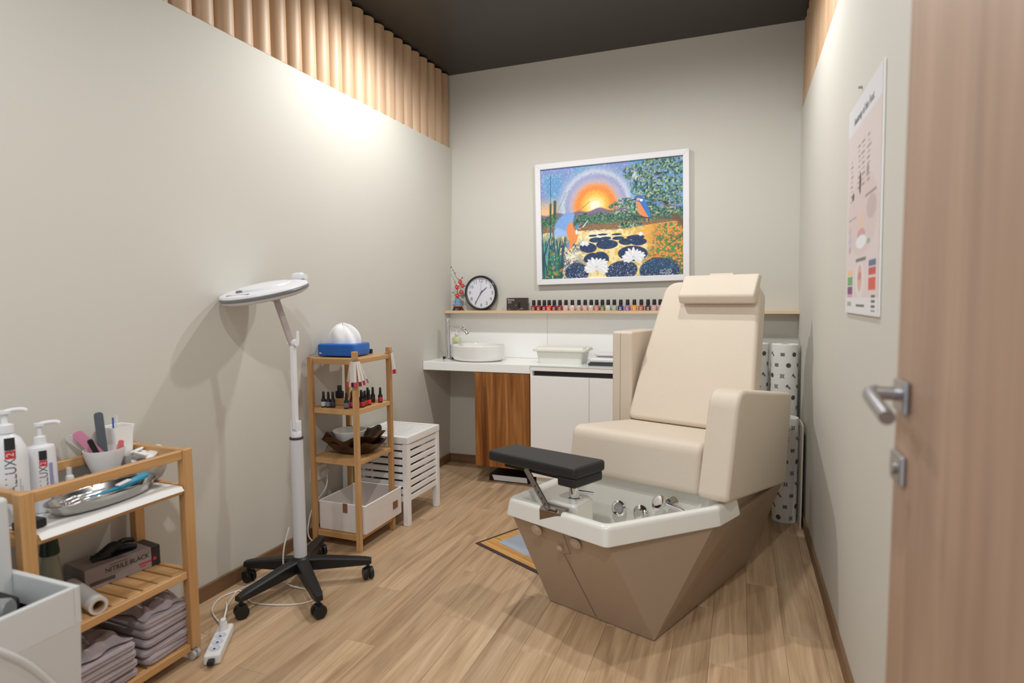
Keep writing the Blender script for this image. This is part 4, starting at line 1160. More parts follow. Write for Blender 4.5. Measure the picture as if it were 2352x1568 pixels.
nb = MB(); nb.box((0.0, 0, 0.028), (0.020, 0.020, 0.056), 0.003).box((0.018, 0, 0.012), (0.05, 0.02, 0.024), 0.003)
nb = nb.out('small_black_block', BLACK); nb.location = (0.215, -1.372, 0.9495)
tag(nb, 'small black block behind the blue tissue box', 'block')

# swatch rings on the rack posts
CLEARP = mat('clear_stick', (228, 220, 214), 0.25, vary=0.03, alpha=0.8)
def swatch(label, loc, tips, rz=0.0):
    t = thing('swatch_ring', label, 'colour swatches', loc, rz, 'swatch rings hung on the rack posts')
    MB().tube([(0.021 * math.cos(2 * PI * k / 24), 0.021 * math.sin(2 * PI * k / 24), 0.006 * math.cos(2 * PI * k / 24)) for k in range(24)], 0.0018, 8, closed=True).out('ring', CHROME, t)
    for (ang, out_, L, rgb) in tips:
        dx, dy = math.cos(ang), math.sin(ang)
        p0 = Vector((0.021 * dx, 0.021 * dy, -0.004)); p1 = p0 + Vector((dx * out_, dy * out_, -L))
        dd = p1 - p0
        st_ = MB().box((p0 + p1) / 2, (0.0125, 0.0018, dd.length), 0.0006, rot=dd.to_track_quat('Z', 'Y').to_matrix(), seg=1).out('stick', CLEARP, t, smooth=0)
        MB().box(p1 + dd.normalized() * 0.008, (0.015, 0.004, 0.022), 0.0015, rot=dd.to_track_quat('Z', 'Y').to_matrix()).out('colour_tip', mat('tip_%d_%d_%d' % rgb, rgb, 0.2, vary=0.05), st_)
TIPS = [(-2.6, 0.018, 0.098, (176, 36, 60)), (-2.2, 0.014, 0.10, (204, 70, 70)), (-1.75, 0.010, 0.102, (226, 190, 186)), (-1.35, 0.010, 0.101, (32, 26, 32)), (-0.95, 0.014, 0.10, (200, 40, 96)), (-0.4, 0.020, 0.098, (110, 22, 44)), (0.0, 0.026, 0.094, (160, 24, 56)), (0.4, 0.034, 0.088, (176, 30, 60))]
swatch('ring of clear colour sticks with red tips hung on the front rack post', (0.324, -1.613, 0.940), TIPS)
swatch('ring with one crimson-tipped stick hung on the back rack post', (0.324, -1.317, 0.955), [(-0.25, 0.012, 0.090, (200, 38, 92)), (-0.05, 0.016, 0.088, (178, 30, 72))])

# gel polish bottles on the second shelf
def gel_meshes():
    b = MB(); b.lathe([(0.0105, 0), (0.0118, 0.002), (0.0118, 0.036), (0.0100, 0.041), (0.0065, 0.043)], n=20); o_ = b.out('bottle', BLACK); m1 = o_.data; bpy.data.objects.remove(o_)
    b = MB(); b.lathe([(0.0062, 0.0425), (0.0068, 0.044), (0.0058, 0.076), (0.0048, 0.078)], n=18); o_ = b.out('cap', CAPM); m2 = o_.data; bpy.data.objects.remove(o_)
    b = MB(); b.lathe([(0.0119, 0.006), (0.01215, 0.0065), (0.01215, 0.028), (0.0119, 0.0285)], n=20); o_ = b.out('label_band', CAPM); m3 = o_.data; bpy.data.objects.remove(o_)
    return m1, m2, m3
GM = gel_meshes()
G_ = [(0.118, -1.592, (206, 208, 214), 'white-labelled', 'slim', 'beside the left rack post'), (0.146, -1.590, (120, 122, 128), 'grey-labelled', 'slim', 'second from the left rack post'), (0.171, -1.588, (56, 56, 60), 'dark-labelled', 'slim', 'third from the left rack post'),
      (0.254, -1.592, (110, 112, 118), 'grey-labelled', 'slim', 'just left of the front rack post'), (0.262, -1.560, (204, 34, 110), 'magenta-labelled', 'slim', 'behind the front rack post at its left'), (0.300, -1.566, (120, 60, 70), 'maroon-labelled', 'slim', 'behind the front rack post at its right'),
      (0.306, -1.536, (196, 60, 56), 'red-labelled', 'slim', 'first to the right of the front rack post'), (0.298, -1.502, (176, 66, 62), 'rust-labelled', 'slim', 'second to the right of the front rack post'), (0.300, -1.470, (226, 66, 58), 'bright red-labelled', 'slim', 'third to the right of the front rack post'),
      (0.268, -1.490, (40, 34, 36), 'plain black', 'slim', 'behind the red-labelled bottles on the rack'), (0.238, -1.520, (46, 30, 36), 'black-labelled', 'slim', 'in the middle of the rack shelf'), (0.268, -1.388, (64, 52, 50), 'brown-black', 'slim', 'second from the back rack post'),
      (0.250, -1.408, (34, 40, 36), 'greenish black', 'slim', 'third from the back rack post'), (0.312, -1.386, (186, 52, 48), 'red-labelled', 'slim', 'nearest the back rack post')]
for gx, gy, rgb, cn, sl, wh in G_:
    t = thing('gel_polish_bottle', '%s slim gel polish bottle %s' % (cn, wh), 'nail polish', (gx, gy, TZ[1] - 0.0008), rnd.uniform(-0.5, 0.5), 'gel polish bottles on the rack')
    share(GM[0], 'bottle', t, (0, 0, 0)); share(GM[1], 'cap', t, (0, 0, 0))
    share(GM[2], 'label_band', t, (0, 0, 0), m=mat('gel_%d_%d_%d' % rgb, rgb, 0.35, vary=0.08, vscale=80))
stp = thing('wooden_step', 'small wooden step block among the bottles on the rack', 'wooden block', (0.158, -1.500, TZ[1] - 0.0008))
MB().lohi((-0.034, -0.026, 0), (0.030, 0.026, 0.033), 0.003).out('block', BAMBOOX, stp)
tall = thing('gel_polish_bottle', 'wide black bottle standing on the small wooden step', 'nail polish', (0.146, -1.500, TZ[1] + 0.0325), 0, 'gel polish bottles on the rack')
MB().box((0, 0, 0.018), (0.036, 0.03, 0.036), 0.006).out('bottle', BLACK, tall)
MB().lathe([(0.011, 0.036), (0.0105, 0.062), (0.0095, 0.064)], n=20).out('cap', CAPM, tall)

# leaf bowls
BOWL = wood('dark_carved_bowl', (40, 22, 14), (66, 38, 24), (96, 60, 38), 'X', 2.5, 0.35, 0.1, 0.6)
def leaf_bowl(label, loc, rz, sc):
    def wv(r, z, a):
        k = r / 0.165
        return r * (1 + 0.05 * k * math.sin(5 * a) + 0.03 * k * math.sin(9 * a + 1)), z + 0.010 * k * k * math.sin(6 * a + 0.5) + 0.004 * k * math.sin(11 * a)
    b = MB()
    b.lathe([(0.0005, 0.0), (0.075, 0.0), (0.10, 0.010), (0.135, 0.034), (0.160, 0.060), (0.165, 0.066), (0.157, 0.066), (0.130, 0.044), (0.095, 0.020), (0.06, 0.012), (0.0005, 0.010)], n=72, wave=wv)
    b.bm.transform(Matrix.Diagonal((sc, sc * 0.80, sc, 1)))
    o_ = b.out('leaf_bowl', BOWL, smooth=50); o_.location = loc; o_.rotation_euler = (0, 0, rz)
    return tag(o_, label, 'bowl', 'leaf bowls on the rack')
leaf_bowl('lower dark brown leaf-edged wooden bowl on the rack', (0.214, -1.462, TZ[2] + 0.0005), 0.2, 0.92)
leaf_bowl('upper dark brown leaf-edged wooden bowl holding the white cup', (0.205, -1.464, TZ[2] + 0.034), 1.2, 0.98)
wb = MB()
wb.lathe([(0.0005, 0), (0.050, 0), (0.058, 0.004), (0.078, 0.056), (0.084, 0.064), (0.085, 0.070), (0.080, 0.071), (0.074, 0.060), (0.056, 0.012), (0.0005, 0.008)], n=48)
wb = wb.out('white_cup', CERAM, smooth=50); wb.location = (0.182, -1.475, TZ[2] + 0.0455)
tag(wb, 'white ceramic cup sitting in the dark leaf bowl on the rack', 'cup')

# fabric basket
fb = thing('fabric_basket', 'off-white fabric storage basket with leather tabs on the lowest rack shelf', 'basket', (0.212, -1.430, TZ[3] - 0.0005))
CANV = mat('canvas_cloth', (226, 219, 214), 0.9, vary=0.03, vscale=50, bump=0.5, bscale=400)
w2, d2, h2 = 0.139, 0.168, 0.142
bsk = MB()
bsk.loft([ring_rect(w2 - 0.004, d2 - 0.004, 0.0, 0.010, 4), ring_rect(w2, d2, 0.004, 0.010, 4), ring_rect(w2, d2, h2, 0.010, 4), ring_rect(w2 - 0.006, d2 - 0.006, h2, 0.008, 4), ring_rect(w2 - 0.006, d2 - 0.006, 0.006, 0.008, 4)])
bsk.out('basket_body', CANV, fb, smooth=35)
rimb = MB(); rimb.tube([(-w2 + .003, -d2 + .003, h2), (w2 - .003, -d2 + .003, h2), (w2 - .003, d2 - .003, h2), (-w2 + .003, d2 - .003, h2)], 0.005, 8, closed=True)
rimb.out('hem', mat('hem_white', (240, 237, 234), 0.8), fb)
LTH = mat('tan_leather', (132, 88, 62), 0.6, vary=0.06)
MB().box((0.022, -d2 - 0.002, h2 - 0.018), (0.026, 0.004, 0.046), 0.0015).out('leather_tab', LTH, fb)
MB().box((w2 + 0.002, 0.100, h2 - 0.075), (0.004, 0.044, 0.040), 0.0015).out('leather_patch', LTH, fb)

# ================================================================== white slatted stool
so = thing('slatted_stool', 'white slatted storage stool between bamboo rack and corner', 'stool', (0.2165, -1.075, 0.0))
SX, SY, SH = 0.172, 0.182, 0.490
for sx_ in (-1, 1):
    for sy_ in (-1, 1):
        b = MB(); b.box((0, 0, 0.225), (0.034, 0.034, 0.450), 0.004)
        b.out('leg', WHITE, so, loc=(sx_ * (SX - 0.017), sy_ * (SY - 0.017), 0))
lid = MB(); lid.lohi((-SX - 0.002, -SY - 0.002, 0.452), (SX + 0.002, -SY + 0.026, SH), 0.004).lohi((-SX - 0.002, SY - 0.026, 0.452), (SX + 0.002, SY + 0.002, SH), 0.004)
lid.lohi((-SX - 0.002, -SY + 0.026, 0.452), (-SX + 0.024, SY - 0.026, SH), 0.003).lohi((SX - 0.024, -SY + 0.026, 0.452), (SX + 0.002, SY - 0.026, SH), 0.003)
lid = lid.out('lid_frame', WHITE, so)
n_ = 9
for k in range(n_):
    yy = -SY + 0.030 + (2 * SY - 0.060) * (k + 0.5) / n_
    MB().box((0, 0, 0), (2 * SX - 0.046, 0.0215, 0.014), 0.002, seg=1).out('slat', WHITE, lid, smooth=0, loc=(0, yy, SH - 0.0085))
sfirst = MB().box((0, 0, 0), (0.012, 2 * SY - 0.066, 0.029), 0.002, seg=1).out('slat', WHITE, so, smooth=0, loc=(SX - 0.012, 0, 0.1465))
ffirst = MB().box((0, 0, 0), (2 * SX - 0.066, 0.012, 0.029), 0.002, seg=1).out('slat', WHITE, so, smooth=0, loc=(0, -SY + 0.012, 0.1465))
for k in range(8):
    z = 0.1465 + 0.0405 * k
    if k: share(sfirst.data, 'slat', so, (SX - 0.012, 0, z)); share(ffirst.data, 'slat', so, (0, -SY + 0.012, z))
    share(sfirst.data, 'slat', so, (-SX + 0.012, 0, z)); share(ffirst.data, 'slat', so, (0, SY - 0.012, z))
MB().lohi((-SX + 0.02, -SY + 0.02, 0.128), (SX - 0.02, SY - 0.02, 0.138)).out('floor_board', WHITE, so, smooth=0)
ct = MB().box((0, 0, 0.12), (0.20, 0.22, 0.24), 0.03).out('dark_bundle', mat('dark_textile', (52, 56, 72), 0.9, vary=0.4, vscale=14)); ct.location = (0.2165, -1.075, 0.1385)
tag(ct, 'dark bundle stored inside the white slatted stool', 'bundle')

# ================================================================== wall outlet, power strip and cables
ol = thing('wall_outlet', 'white wall socket plate behind the bamboo rack on the left wall', 'socket', (LEAN_L * 0.335 + 0.0005, -1.518, 0.335))
MB().box((0.004, 0, 0), (0.008, 0.122, 0.076), 0.003).out('plate', PLASTW, ol)
MB().box((0.018, 0.035, -0.004), (0.020, 0.042, 0.030), 0.006, rot=(0, 0.5, 0)).out('plug', PLASTW, ol)
ps = thing('power_strip', 'white power strip with sockets on the floor by the trolley castor', 'power strip', (0.338, -2.470, 0.0), math.radians(123.7))
MB().box((0, 0, 0.019), (0.205, 0.054, 0.036), 0.008, seg=3).out('housing', PLASTW, ps)
SOCK = mat('socket_grey', (196, 200, 210), 0.45)
SOCKD = mat('socket_hole', (58, 82, 140), 0.6)
for k in (-0.06, -0.02, 0.02):
    s_ = MB().lathe([(0.017, 0.0365), (0.0185, 0.0378), (0.016, 0.0372), (0.0005, 0.0368)], c=(k, 0, 0), n=24).out('socket', SOCK, ps)
    MB().cyl((k - 0.004, 0.0, 0.0372), (k - 0.004, 0, 0.0382), 0.005, n=10).out('contact_hole', SOCKD, s_)
pg = MB(); pg.cyl((0.062, 0, 0.036), (0.062, 0, 0.062), 0.016, 0.013, n=20); pg.box((0.062, 0, 0.068), (0.022, 0.018, 0.016), 0.004)
pg.out('plug', PLASTW, ps)
MB().box((-0.112, 0, 0.018), (0.026, 0.022, 0.016), 0.004).out('cord_grip', BLACK, ps)
def cable(name, label, pts, r=0.0032):
    o_ = MB().tube(pts, r, 8, smooth=8).out(name, CABLEM, smooth=60)
    return tag(o_, label, 'cable', 'white cables on the floor')
cable('power_cable', 'white lamp cable looping from the power strip round the castor base', [(0.298, -2.41, 0.068), (0.27, -2.37, 0.085), (0.215, -2.32, 0.07), (0.165, -2.275, 0.02), (0.11, -2.20, 0.006), (0.075, -2.13, 0.004), (0.12, -2.14, 0.004), (0.21, -2.185, 0.004), (0.32, -2.165, 0.004), (0.40, -2.125, 0.004), (0.43, -2.07, 0.004), (0.385, -2.03, 0.004), (0.33, -2.02, 0.004), (0.262, -2.045, 0.030), (0.246, -2.045, 0.10), (0.248, -2.04, 0.18), (0.258, -2.016, 0.262)])
cable('power_cable', 'white supply cable running along the left baseboard to the power strip', [(0.284, -2.396, 0.020), (0.265, -2.37, 0.016), (0.20, -2.345, 0.006), (0.10, -2.285, 0.004), (0.055, -2.20, 0.004), (0.075, -2.12, 0.004), (0.085, -2.02, 0.004), (0.08, -1.93, 0.004), (0.07, -1.82, 0.004), (0.12, -1.72, 0.004), (0.17, -1.66, 0.006)])
cable('power_cable', 'white cable hanging down from the wall socket beside the rack', [(0.047, -1.49, 0.325), (0.05, -1.51, 0.26), (0.044, -1.60, 0.19), (0.036, -1.63, 0.12), (0.045, -1.645, 0.05), (0.09, -1.635, 0.012), (0.155, -1.645, 0.004), (0.17, -1.66, 0.006)])

# ================================================================== mat and towel in front of the cabinet
mt = thing('floor_mat', 'bamboo floor mat with dark brown border beside the chair base', 'mat', (0.819, -1.336, 0.0), math.radians(-27.5))
MB().lohi((0, 0, 0.0004), (0.52, 0.40, 0.0045), 0.001, 1).out('mat_border', mat('dark_brown_border', (74, 56, 54), 0.8, vary=0.06, vscale=60), mt, smooth=0)
k = 0
yy = 0.018
while yy < 0.375:
    MB().lohi((0.018, yy, 0.0045), (0.502, yy + 0.0165, 0.006)).out('bamboo_slat', wood('mat_bamboo', (206, 148, 78), (222, 168, 94), (232, 184, 112), 'X', 2.0, 0.5, 0.08, 0.5), mt, smooth=0)
    yy += 0.0175
ft = MB()
ft.sheet(lambda u, v: Vector((0.075 + 0.38 * u, 0.085 + 0.27 * v, 0.0075 + 0.0012 * math.sin(9 * u + 3 * v) + 0.0012 * math.sin(13 * v))), 24, 18, 0.004)
ft = ft.out('foot_towel', mat('grey_blue_towel', (172, 182, 196), 0.95, vary=0.06, vscale=60, bump=0.6, bscale=260), smooth=60)
ft.matrix_world = Matrix.Translation((0.819, -1.336, 0.0)) @ Matrix.Rotation(math.radians(-27.5), 4, 'Z')
tag(ft, 'folded grey-blue towel lying on the bamboo floor mat', 'towel')

# ================================================================== paper rolls in the right corner
RP = mat('roll_paper', (238, 237, 233), 0.75, vary=0.01, bump=0.2, bscale=160)
PRG = mat('roll_print', (120, 124, 112), 0.7, vary=0.1)
PRD = mat('roll_print_dark', (84, 86, 70), 0.7, vary=0.1)
def paper_roll(label, loc, r, H_, seed):
    t = thing('paper_roll', label, 'paper roll', loc, 0, 'printed paper rolls in the right corner')
    MB().lathe([(0.022, 0.0), (r - 0.002, 0.0), (r, 0.003), (r, H_ - 0.003), (r - 0.002, H_), (0.022, H_)], n=48, caps=False).out('roll', RP, t, smooth=30)
    MB().lathe([(0.0218, 0.001), (0.0218, H_ - 0.001), (0.019, H_ - 0.001), (0.019, 0.001)], n=24, caps=False).out('core', mat('card_core', (196, 170, 136), 0.8), t)
    rr = random.Random(seed)
    a_, b_ = MB(), MB()
    step = 0.062
    n_a = max(6, int(2 * PI * r / 0.058))
    for j in range(int(H_ / step)):
        for i in range(n_a):
            an = 2 * PI * (i + 0.5 * (j % 2)) / n_a
            z = 0.030 + j * step
            if z > H_ - 0.02: continue
            R_ = Matrix.Translation((r * math.cos(an), r * math.sin(an), z)) @ Matrix.Rotation(an, 4, 'Z')
            kind = (i * 3 + j * 5) % 4
            tm = MB()
            if kind == 0:
                tm.cyl((0, 0, 0), (0.0007, 0, 0), 0.0135, n=16); tgt = b_
            elif kind == 1:
                tm.box((0, 0, 0), (0.0014, 0.022, 0.019)); tgt = a_
            elif kind == 2:
                tm.box((0, 0.002, 0), (0.0014, 0.009, 0.030), rot=(0.8, 0, 0)).box((0, -0.006, 0.006), (0.0014, 0.006, 0.018), rot=(-0.7, 0, 0)); tgt = a_
            else:
                tm.box((0, 0, 0.009), (0.0014, 0.026, 0.0025)).box((0, 0, -0.009), (0.0014, 0.026, 0.0025)).box((0, 0.005, 0), (0.0014, 0.006, 0.011)).box((0, -0.005, 0), (0.0014, 0.006, 0.011)); tgt = b_
            tm.bm.transform(R_)
            me = bpy.data.meshes.new('t'); tm.bm.to_mesh(me); tm.bm.free(); tgt.bm.from_mesh(me); bpy.data.meshes.remove(me)
    a_.out('grey_print', PRG, t, smooth=0)['kind'] = 'stuff'; b_.out('green_print', PRD, t, smooth=0)['kind'] = 'stuff'
paper_roll('tall printed paper roll standing in the right back corner', (2.292, -0.20, 0.0), 0.073, 0.955, 1)
paper_roll('tall printed paper roll half hidden behind the chair backrest', (2.135, -0.165, 0.0), 0.073, 0.955, 2)
paper_roll('shorter printed paper roll standing in front at the right wall', (2.290, -0.462, 0.0), 0.062, 0.575, 3)
bd = MB().lohi((-0.004, -0.13, 0.0), (0.004, 0.06, 0.555), 0.0015, 1).out('thin_board', mat('beige_board', (206, 196, 184), 0.5, vary=0.03), smooth=0)
bd.location = (2.362, -0.46, 0.0)
tag(bd, 'thin beige board standing between the paper rolls and right wall', 'board')

# ================================================================== bamboo trolley in the left foreground
CX, CY = 0.180, -2.785
ct_ = thing('bamboo_trolley', 'three-tier bamboo trolley on castors at the left wall in front', 'trolley', (CX, CY, 0.0))
QX, QY = 0.122, 0.242
for sx_ in (-1, 1):
    for sy_ in (-1, 1):
        MB().box((0, 0, 0), (0.030, 0.036, 0.690), 0.002, seg=1).out('post', BAMBOOZ, ct_, smooth=0, loc=(sx_ * QX, sy_ * QY, 0.390))
        cs = MB(); cs.cyl((0, 0, 0.03), (0, 0, 0.046), 0.006, n=10)
        for sg in (-1, 1):
            cs.cyl((0.003 * sg, 0, 0.0175), (0.014 * sg, 0, 0.0175), 0.0172, n=22, bev=0.002)
        cs.box((0, 0, 0.032), (0.022, 0.020, 0.008), 0.003)
        cs.out('castor', mat('clear_castor', (206, 204, 200), 0.2, vary=0.02, alpha=0.75), ct_, loc=(sx_ * QX, sy_ * QY, 0.0), rot=(0, 0, 0.6 * sx_ + sy_))
for sx_ in (-1, 1):
    MB().box((0, 0, 0), (0.022, 2 * QY - 0.036, 0.030), 0.002, seg=1).out('top_rail', BAMBOO, ct_, smooth=0, loc=(sx_ * QX, 0, 0.718))
for sy_ in (-1, 1):
    MB().box((0, 0, 0), (2 * QX - 0.030, 0.022, 0.030), 0.002, seg=1).out('top_rail', BAMBOOX, ct_, smooth=0, loc=(0, sy_ * QY, 0.718))
CZ = [0.612, 0.318, 0.062]
for z in CZ:
    f_ = MB().box((0, 0, 0), (0.018, 2 * QY - 0.036, 0.026), 0.002, seg=1).out('shelf_rail', BAMBOO, ct_, smooth=0, loc=(QX, 0, z - 0.013))
    MB().box((0, 0, 0), (0.018, 2 * QY - 0.036, 0.026), 0.002, seg=1).out('shelf_rail', BAMBOO, ct_, smooth=0, loc=(-QX, 0, z - 0.013))
    for sy_ in (-1, 1):
        MB().box((0, 0, 0), (2 * QX - 0.030, 0.018, 0.026), 0.002, seg=1).out('shelf_rail', BAMBOOX, ct_, smooth=0, loc=(0, sy_ * QY, z - 0.013))
    nsl = 9
    first = None
    for k in range(nsl):
        yy = -QY + 0.012 + (2 * QY - 0.024) * (k + 0.5) / nsl
        if first is None:
            first = MB().box((0, 0, 0), (2 * QX - 0.019, 0.043, 0.010), 0.002, seg=1).out('slat', BAMBOOX, ct_, smooth=0, loc=(0, yy, z - 0.005)); fm = first.data
        else:
            share(fm, 'slat', ct_, (0, yy, z - 0.005))

# paper sheet on the top tier, hanging a little over the front
T0 = CZ[0]
ppr = MB().sheet(lambda u, v: Vector((-0.105 + 0.248 * u, -0.218 + 0.435 * v, 0.0022 - 0.014 * max(0, u - 0.955) / 0.045 + 0.0007 * math.sin(7 * v + 3 * u))), 44, 16, 0.0008).out('paper_sheet', PAPER, smooth=50)
ppr.location = (CX, CY, T0)
tag(ppr, 'white paper sheet lining the top tier of the bamboo trolley', 'paper')
ZT = T0 + 0.0042

def pump_bottle(label, loc, r, Hb, lab2, rz, has_stripe, shoulder):
    t = thing('pump_bottle', label, 'pump bottle', loc, rz, 'callus gel pump bottles on the trolley')
    BW = mat('bottle_white', (226, 227, 230), 0.35, vary=0.01)
    if shoulder:
        pr = [(r * 0.9, 0), (r, 0.006), (r, Hb * 0.74), (r * 0.93, Hb * 0.83), (r * 0.70, Hb * 0.93), (r * 0.36, Hb * 0.985), (r * 0.33, Hb)]
    else:
        pr = [(r * 0.9, 0), (r, 0.006), (r * 1.0, Hb * 0.60), (r * 0.95, Hb * 0.92), (r * 0.88, Hb * 0.97), (r * 0.5, Hb * 0.99), (r * 0.45, Hb)]
    MB().lathe(pr, n=40).out('bottle', BW, t, smooth=45)
    pmp = MB(); pmp.lathe([(r * 0.42, Hb), (r * 0.42, Hb + 0.022), (r * 0.20, Hb + 0.026), (r * 0.16, Hb + 0.050), (r * 0.34, Hb + 0.054), (r * 0.34, Hb + 0.062)], n=24)
    pmp.tube([(0, 0, Hb + 0.058), (0.018, 0, Hb + 0.061), (0.040, 0, Hb + 0.060), (0.048, 0, Hb + 0.055)], 0.0062, 10, smooth=4)
    o_ = pmp.out('pump', BW, t, smooth=45)
    # label: lettering runs up the front, wrapped on the curved side
    def wrap(me, rr):
        for v in me.vertices:
            a = -v.co.y * -1.0
            y_, z_, e_ = v.co.x, v.co.y, v.co.z
            ang = y_ / rr
            v.co = Vector(((rr + e_) * math.sin(ang), -(rr + e_) * math.cos(ang), z_))
    rt_ = Matrix.Rotation(PI / 2, 4, 'Z')
    k = Hb / 0.235
    zl = 0.068 if shoulder else 0.046
    for body, size, yo, m, nm in (('CALLUX', 0.034 * k, 0.045 * k + 0.02, GREYT, 'lettering'), ):
        tt = text(body, size, m, t, rt_, 0.0002, 'LEFT', sx=0.86); me = tt.data
        me.transform(Matrix.Translation((0.0, zl, 0.0))); wrap(me, r + 0.0004)
    z0 = zl + 0.034 * k * 0.86 * 3.62
    for za, zb, m, nm in ((z0 + 0.004, z0 + 0.024 * k, REDI, 'red_square'), (z0 + 0.026 * k, z0 + 0.058 * k, INK, 'black_block')):
        q = MB().sheet(lambda u, v: Vector(((r + 0.0005) * math.sin((-0.011 + 0.022 * u) * k / r), -(r + 0.0005) * math.cos((-0.011 + 0.022 * u) * k / r), za + (zb - za) * v)), 6, 1, 0.0002)
        q.out(nm, m, t, smooth=60)
    tt = text('2', 0.022 * k, TXW, t, Matrix.Rotation(PI / 2, 4, 'Z'), 0.0002, 'CENTER'); tt.data.transform(Matrix.Translation((0, z0 + 0.014 * k, 0))); wrap(tt.data, r + 0.0009)
    sm = MB()
    for j in range(3):
        o0 = 0.018 + j * 0.0055
        sm.sheet(lambda u, v: Vector(((r + 0.0004) * math.sin((o0 + 0.002 * u) / r), -(r + 0.0004) * math.cos((o0 + 0.002 * u) / r), 0.03 + (0.095 - 0.02 * j) * v)), 1, 1, 0.0002)
    sm.out('fine_print', mat('pale_grey_print', (176, 178, 184), 0.6), t, smooth=0)
    if has_stripe:
        MB().sheet(lambda u, v: Vector(((r + 0.0005) * math.sin((0.0135 + 0.010 * u) / r), -(r + 0.0005) * math.cos((0.0135 + 0.010 * u) / r), 0.02 + 0.125 * v)), 4, 1, 0.0002).out('lilac_stripe', mat('lilac_print', (150, 146, 190), 0.6), t, smooth=60)
    return t
# the front of a label faces the camera: local -y towards it
def face_cam(x_, y_):
    return math.atan2(-3.99 - y_, 2.04 - x_) + PI / 2
pump_bottle('tall white pump bottle lettered CALLUX at the left end of the trolley', (0.135, -2.967, ZT), 0.046, 0.252, 'a', face_cam(0.135, -2.967) + 0.15, False, True)
pump_bottle('shorter white pump bottle with lilac stripe lettered CALLUX on the trolley', (0.125, -2.876, ZT), 0.037, 0.198, 'b', face_cam(0.125, -2.876) + 0.12, True, False)

def small_bottle(label, loc, r, h_, capr, caph, body, cap, cat='bottle'):
    t = thing('small_bottle', label, cat, loc, 0, 'small bottles on the trolley')
    MB().lathe([(r * 0.92, 0), (r, 0.003), (r, h_ * 0.85), (r * 0.8, h_ * 0.95), (capr * 0.9, h_)], n=24).out('bottle', body, t, smooth=45)
    MB().lathe([(capr, h_), (capr, h_ + caph * 0.9), (capr * 0.85, h_ + caph)], n=20).out('cap', cap, t, smooth=45)
    return t
CLB = mat('clear_bottle', (206, 208, 210), 0.15, vary=0.03, trans=0.35)
AMB = mat('amber_bottle', (196, 140, 40), 0.15, vary=0.05, trans=0.2)
DKB = mat('dark_bottle', (66, 60, 58), 0.25, vary=0.05)
small_bottle('clear vial with white cap beside the lilac-striped pump bottle', (0.118, -2.796, ZT), 0.017, 0.050, 0.011, 0.030, CLB, PLASTW)
small_bottle('clear vial with tall white dropper cap near the white tool bowl', (0.075, -2.770, ZT), 0.014, 0.060, 0.008, 0.034, CLB, PLASTW)
small_bottle('amber vial with pale cap in front of the white tool bowl', (0.142, -2.752, ZT), 0.011, 0.040, 0.008, 0.024, AMB, CREAMP)
small_bottle('dark vial with clear cap beside the amber vial', (0.112, -2.742, ZT), 0.011, 0.046, 0.008, 0.020, DKB, CLB)

# bowl with files, standing on a small dark box
dbx = MB().box((0, 0, 0.028), (0.085, 0.095, 0.056), 0.003).out('dark_box', mat('dark_card_box', (70, 62, 58), 0.6, vary=0.05)); dbx.location = (0.110, -2.681, ZT)
tag(dbx, 'dark box under the white tool bowl on the trolley', 'box')
bw = thing('tool_bowl', 'white plastic bowl full of nail files on the trolley', 'bowl', (0.112, -2.681, ZT + 0.0565))
MB().lathe([(0.0005, 0.0), (0.034, 0.0), (0.040, 0.006), (0.058, 0.062), (0.060, 0.080), (0.0575, 0.080), (0.055, 0.060), (0.036, 0.008), (0.0005, 0.006)], n=44, sx=0.92).out('bowl', PLASTW, bw, smooth=50)
def file_in(name, label, loc, L, wd, th, m, tilt, lean_, rz=0.0):
    p_ = round_poly([(-wd / 2, 0), (wd / 2, 0), (wd / 2, L), (-wd / 2, L)], wd * 0.45, 6)
    b = MB(); b.prism(p_, -th / 2, th / 2, Matrix.Rotation(PI / 2, 4, 'X'), 0.0008, 1)
    o_ = b.out(name, m, smooth=40)
    o_.location = loc
    o_.rotation_euler = (lean_, tilt, rz)
    return tag(o_, label, 'nail file', 'files in the white bowl')
az = face_cam(0.112, -2.681)
file_in('nail_file', 'broad pink nail file sticking out of the white bowl', (0.105, -2.660, ZT + 0.0765), 0.150, 0.030, 0.008, mat('pink_foam', (214, 140, 170), 0.8, vary=0.05), -0.62, 0.05, az)
file_in('nail_file', 'dark grey nail file standing upright in the white bowl', (0.098, -2.672, ZT + 0.0765), 0.178, 0.026, 0.004, mat('grey_emery', (92, 98, 104), 0.9, vary=0.1, vscale=60), -0.06, 0.0, az)
file_in('nail_file', 'pale grey nail file leaning behind the pink one', (0.090, -2.655, ZT + 0.0765), 0.150, 0.024, 0.005, mat('pale_emery', (206, 204, 198), 0.9), -0.78, 0.0, az)
file_in('nail_file', 'short coral-red file at the right of the white bowl', (0.124, -2.652, ZT + 0.0865), 0.072, 0.016, 0.005, mat('coral_file', (222, 110, 112), 0.7), 0.25, 0.0, az)
file_in('nail_file', 'black-handled pusher in the middle of the white bowl', (0.118, -2.690, ZT + 0.0815), 0.100, 0.016, 0.006, BLACK, -0.35, 0.1, az)

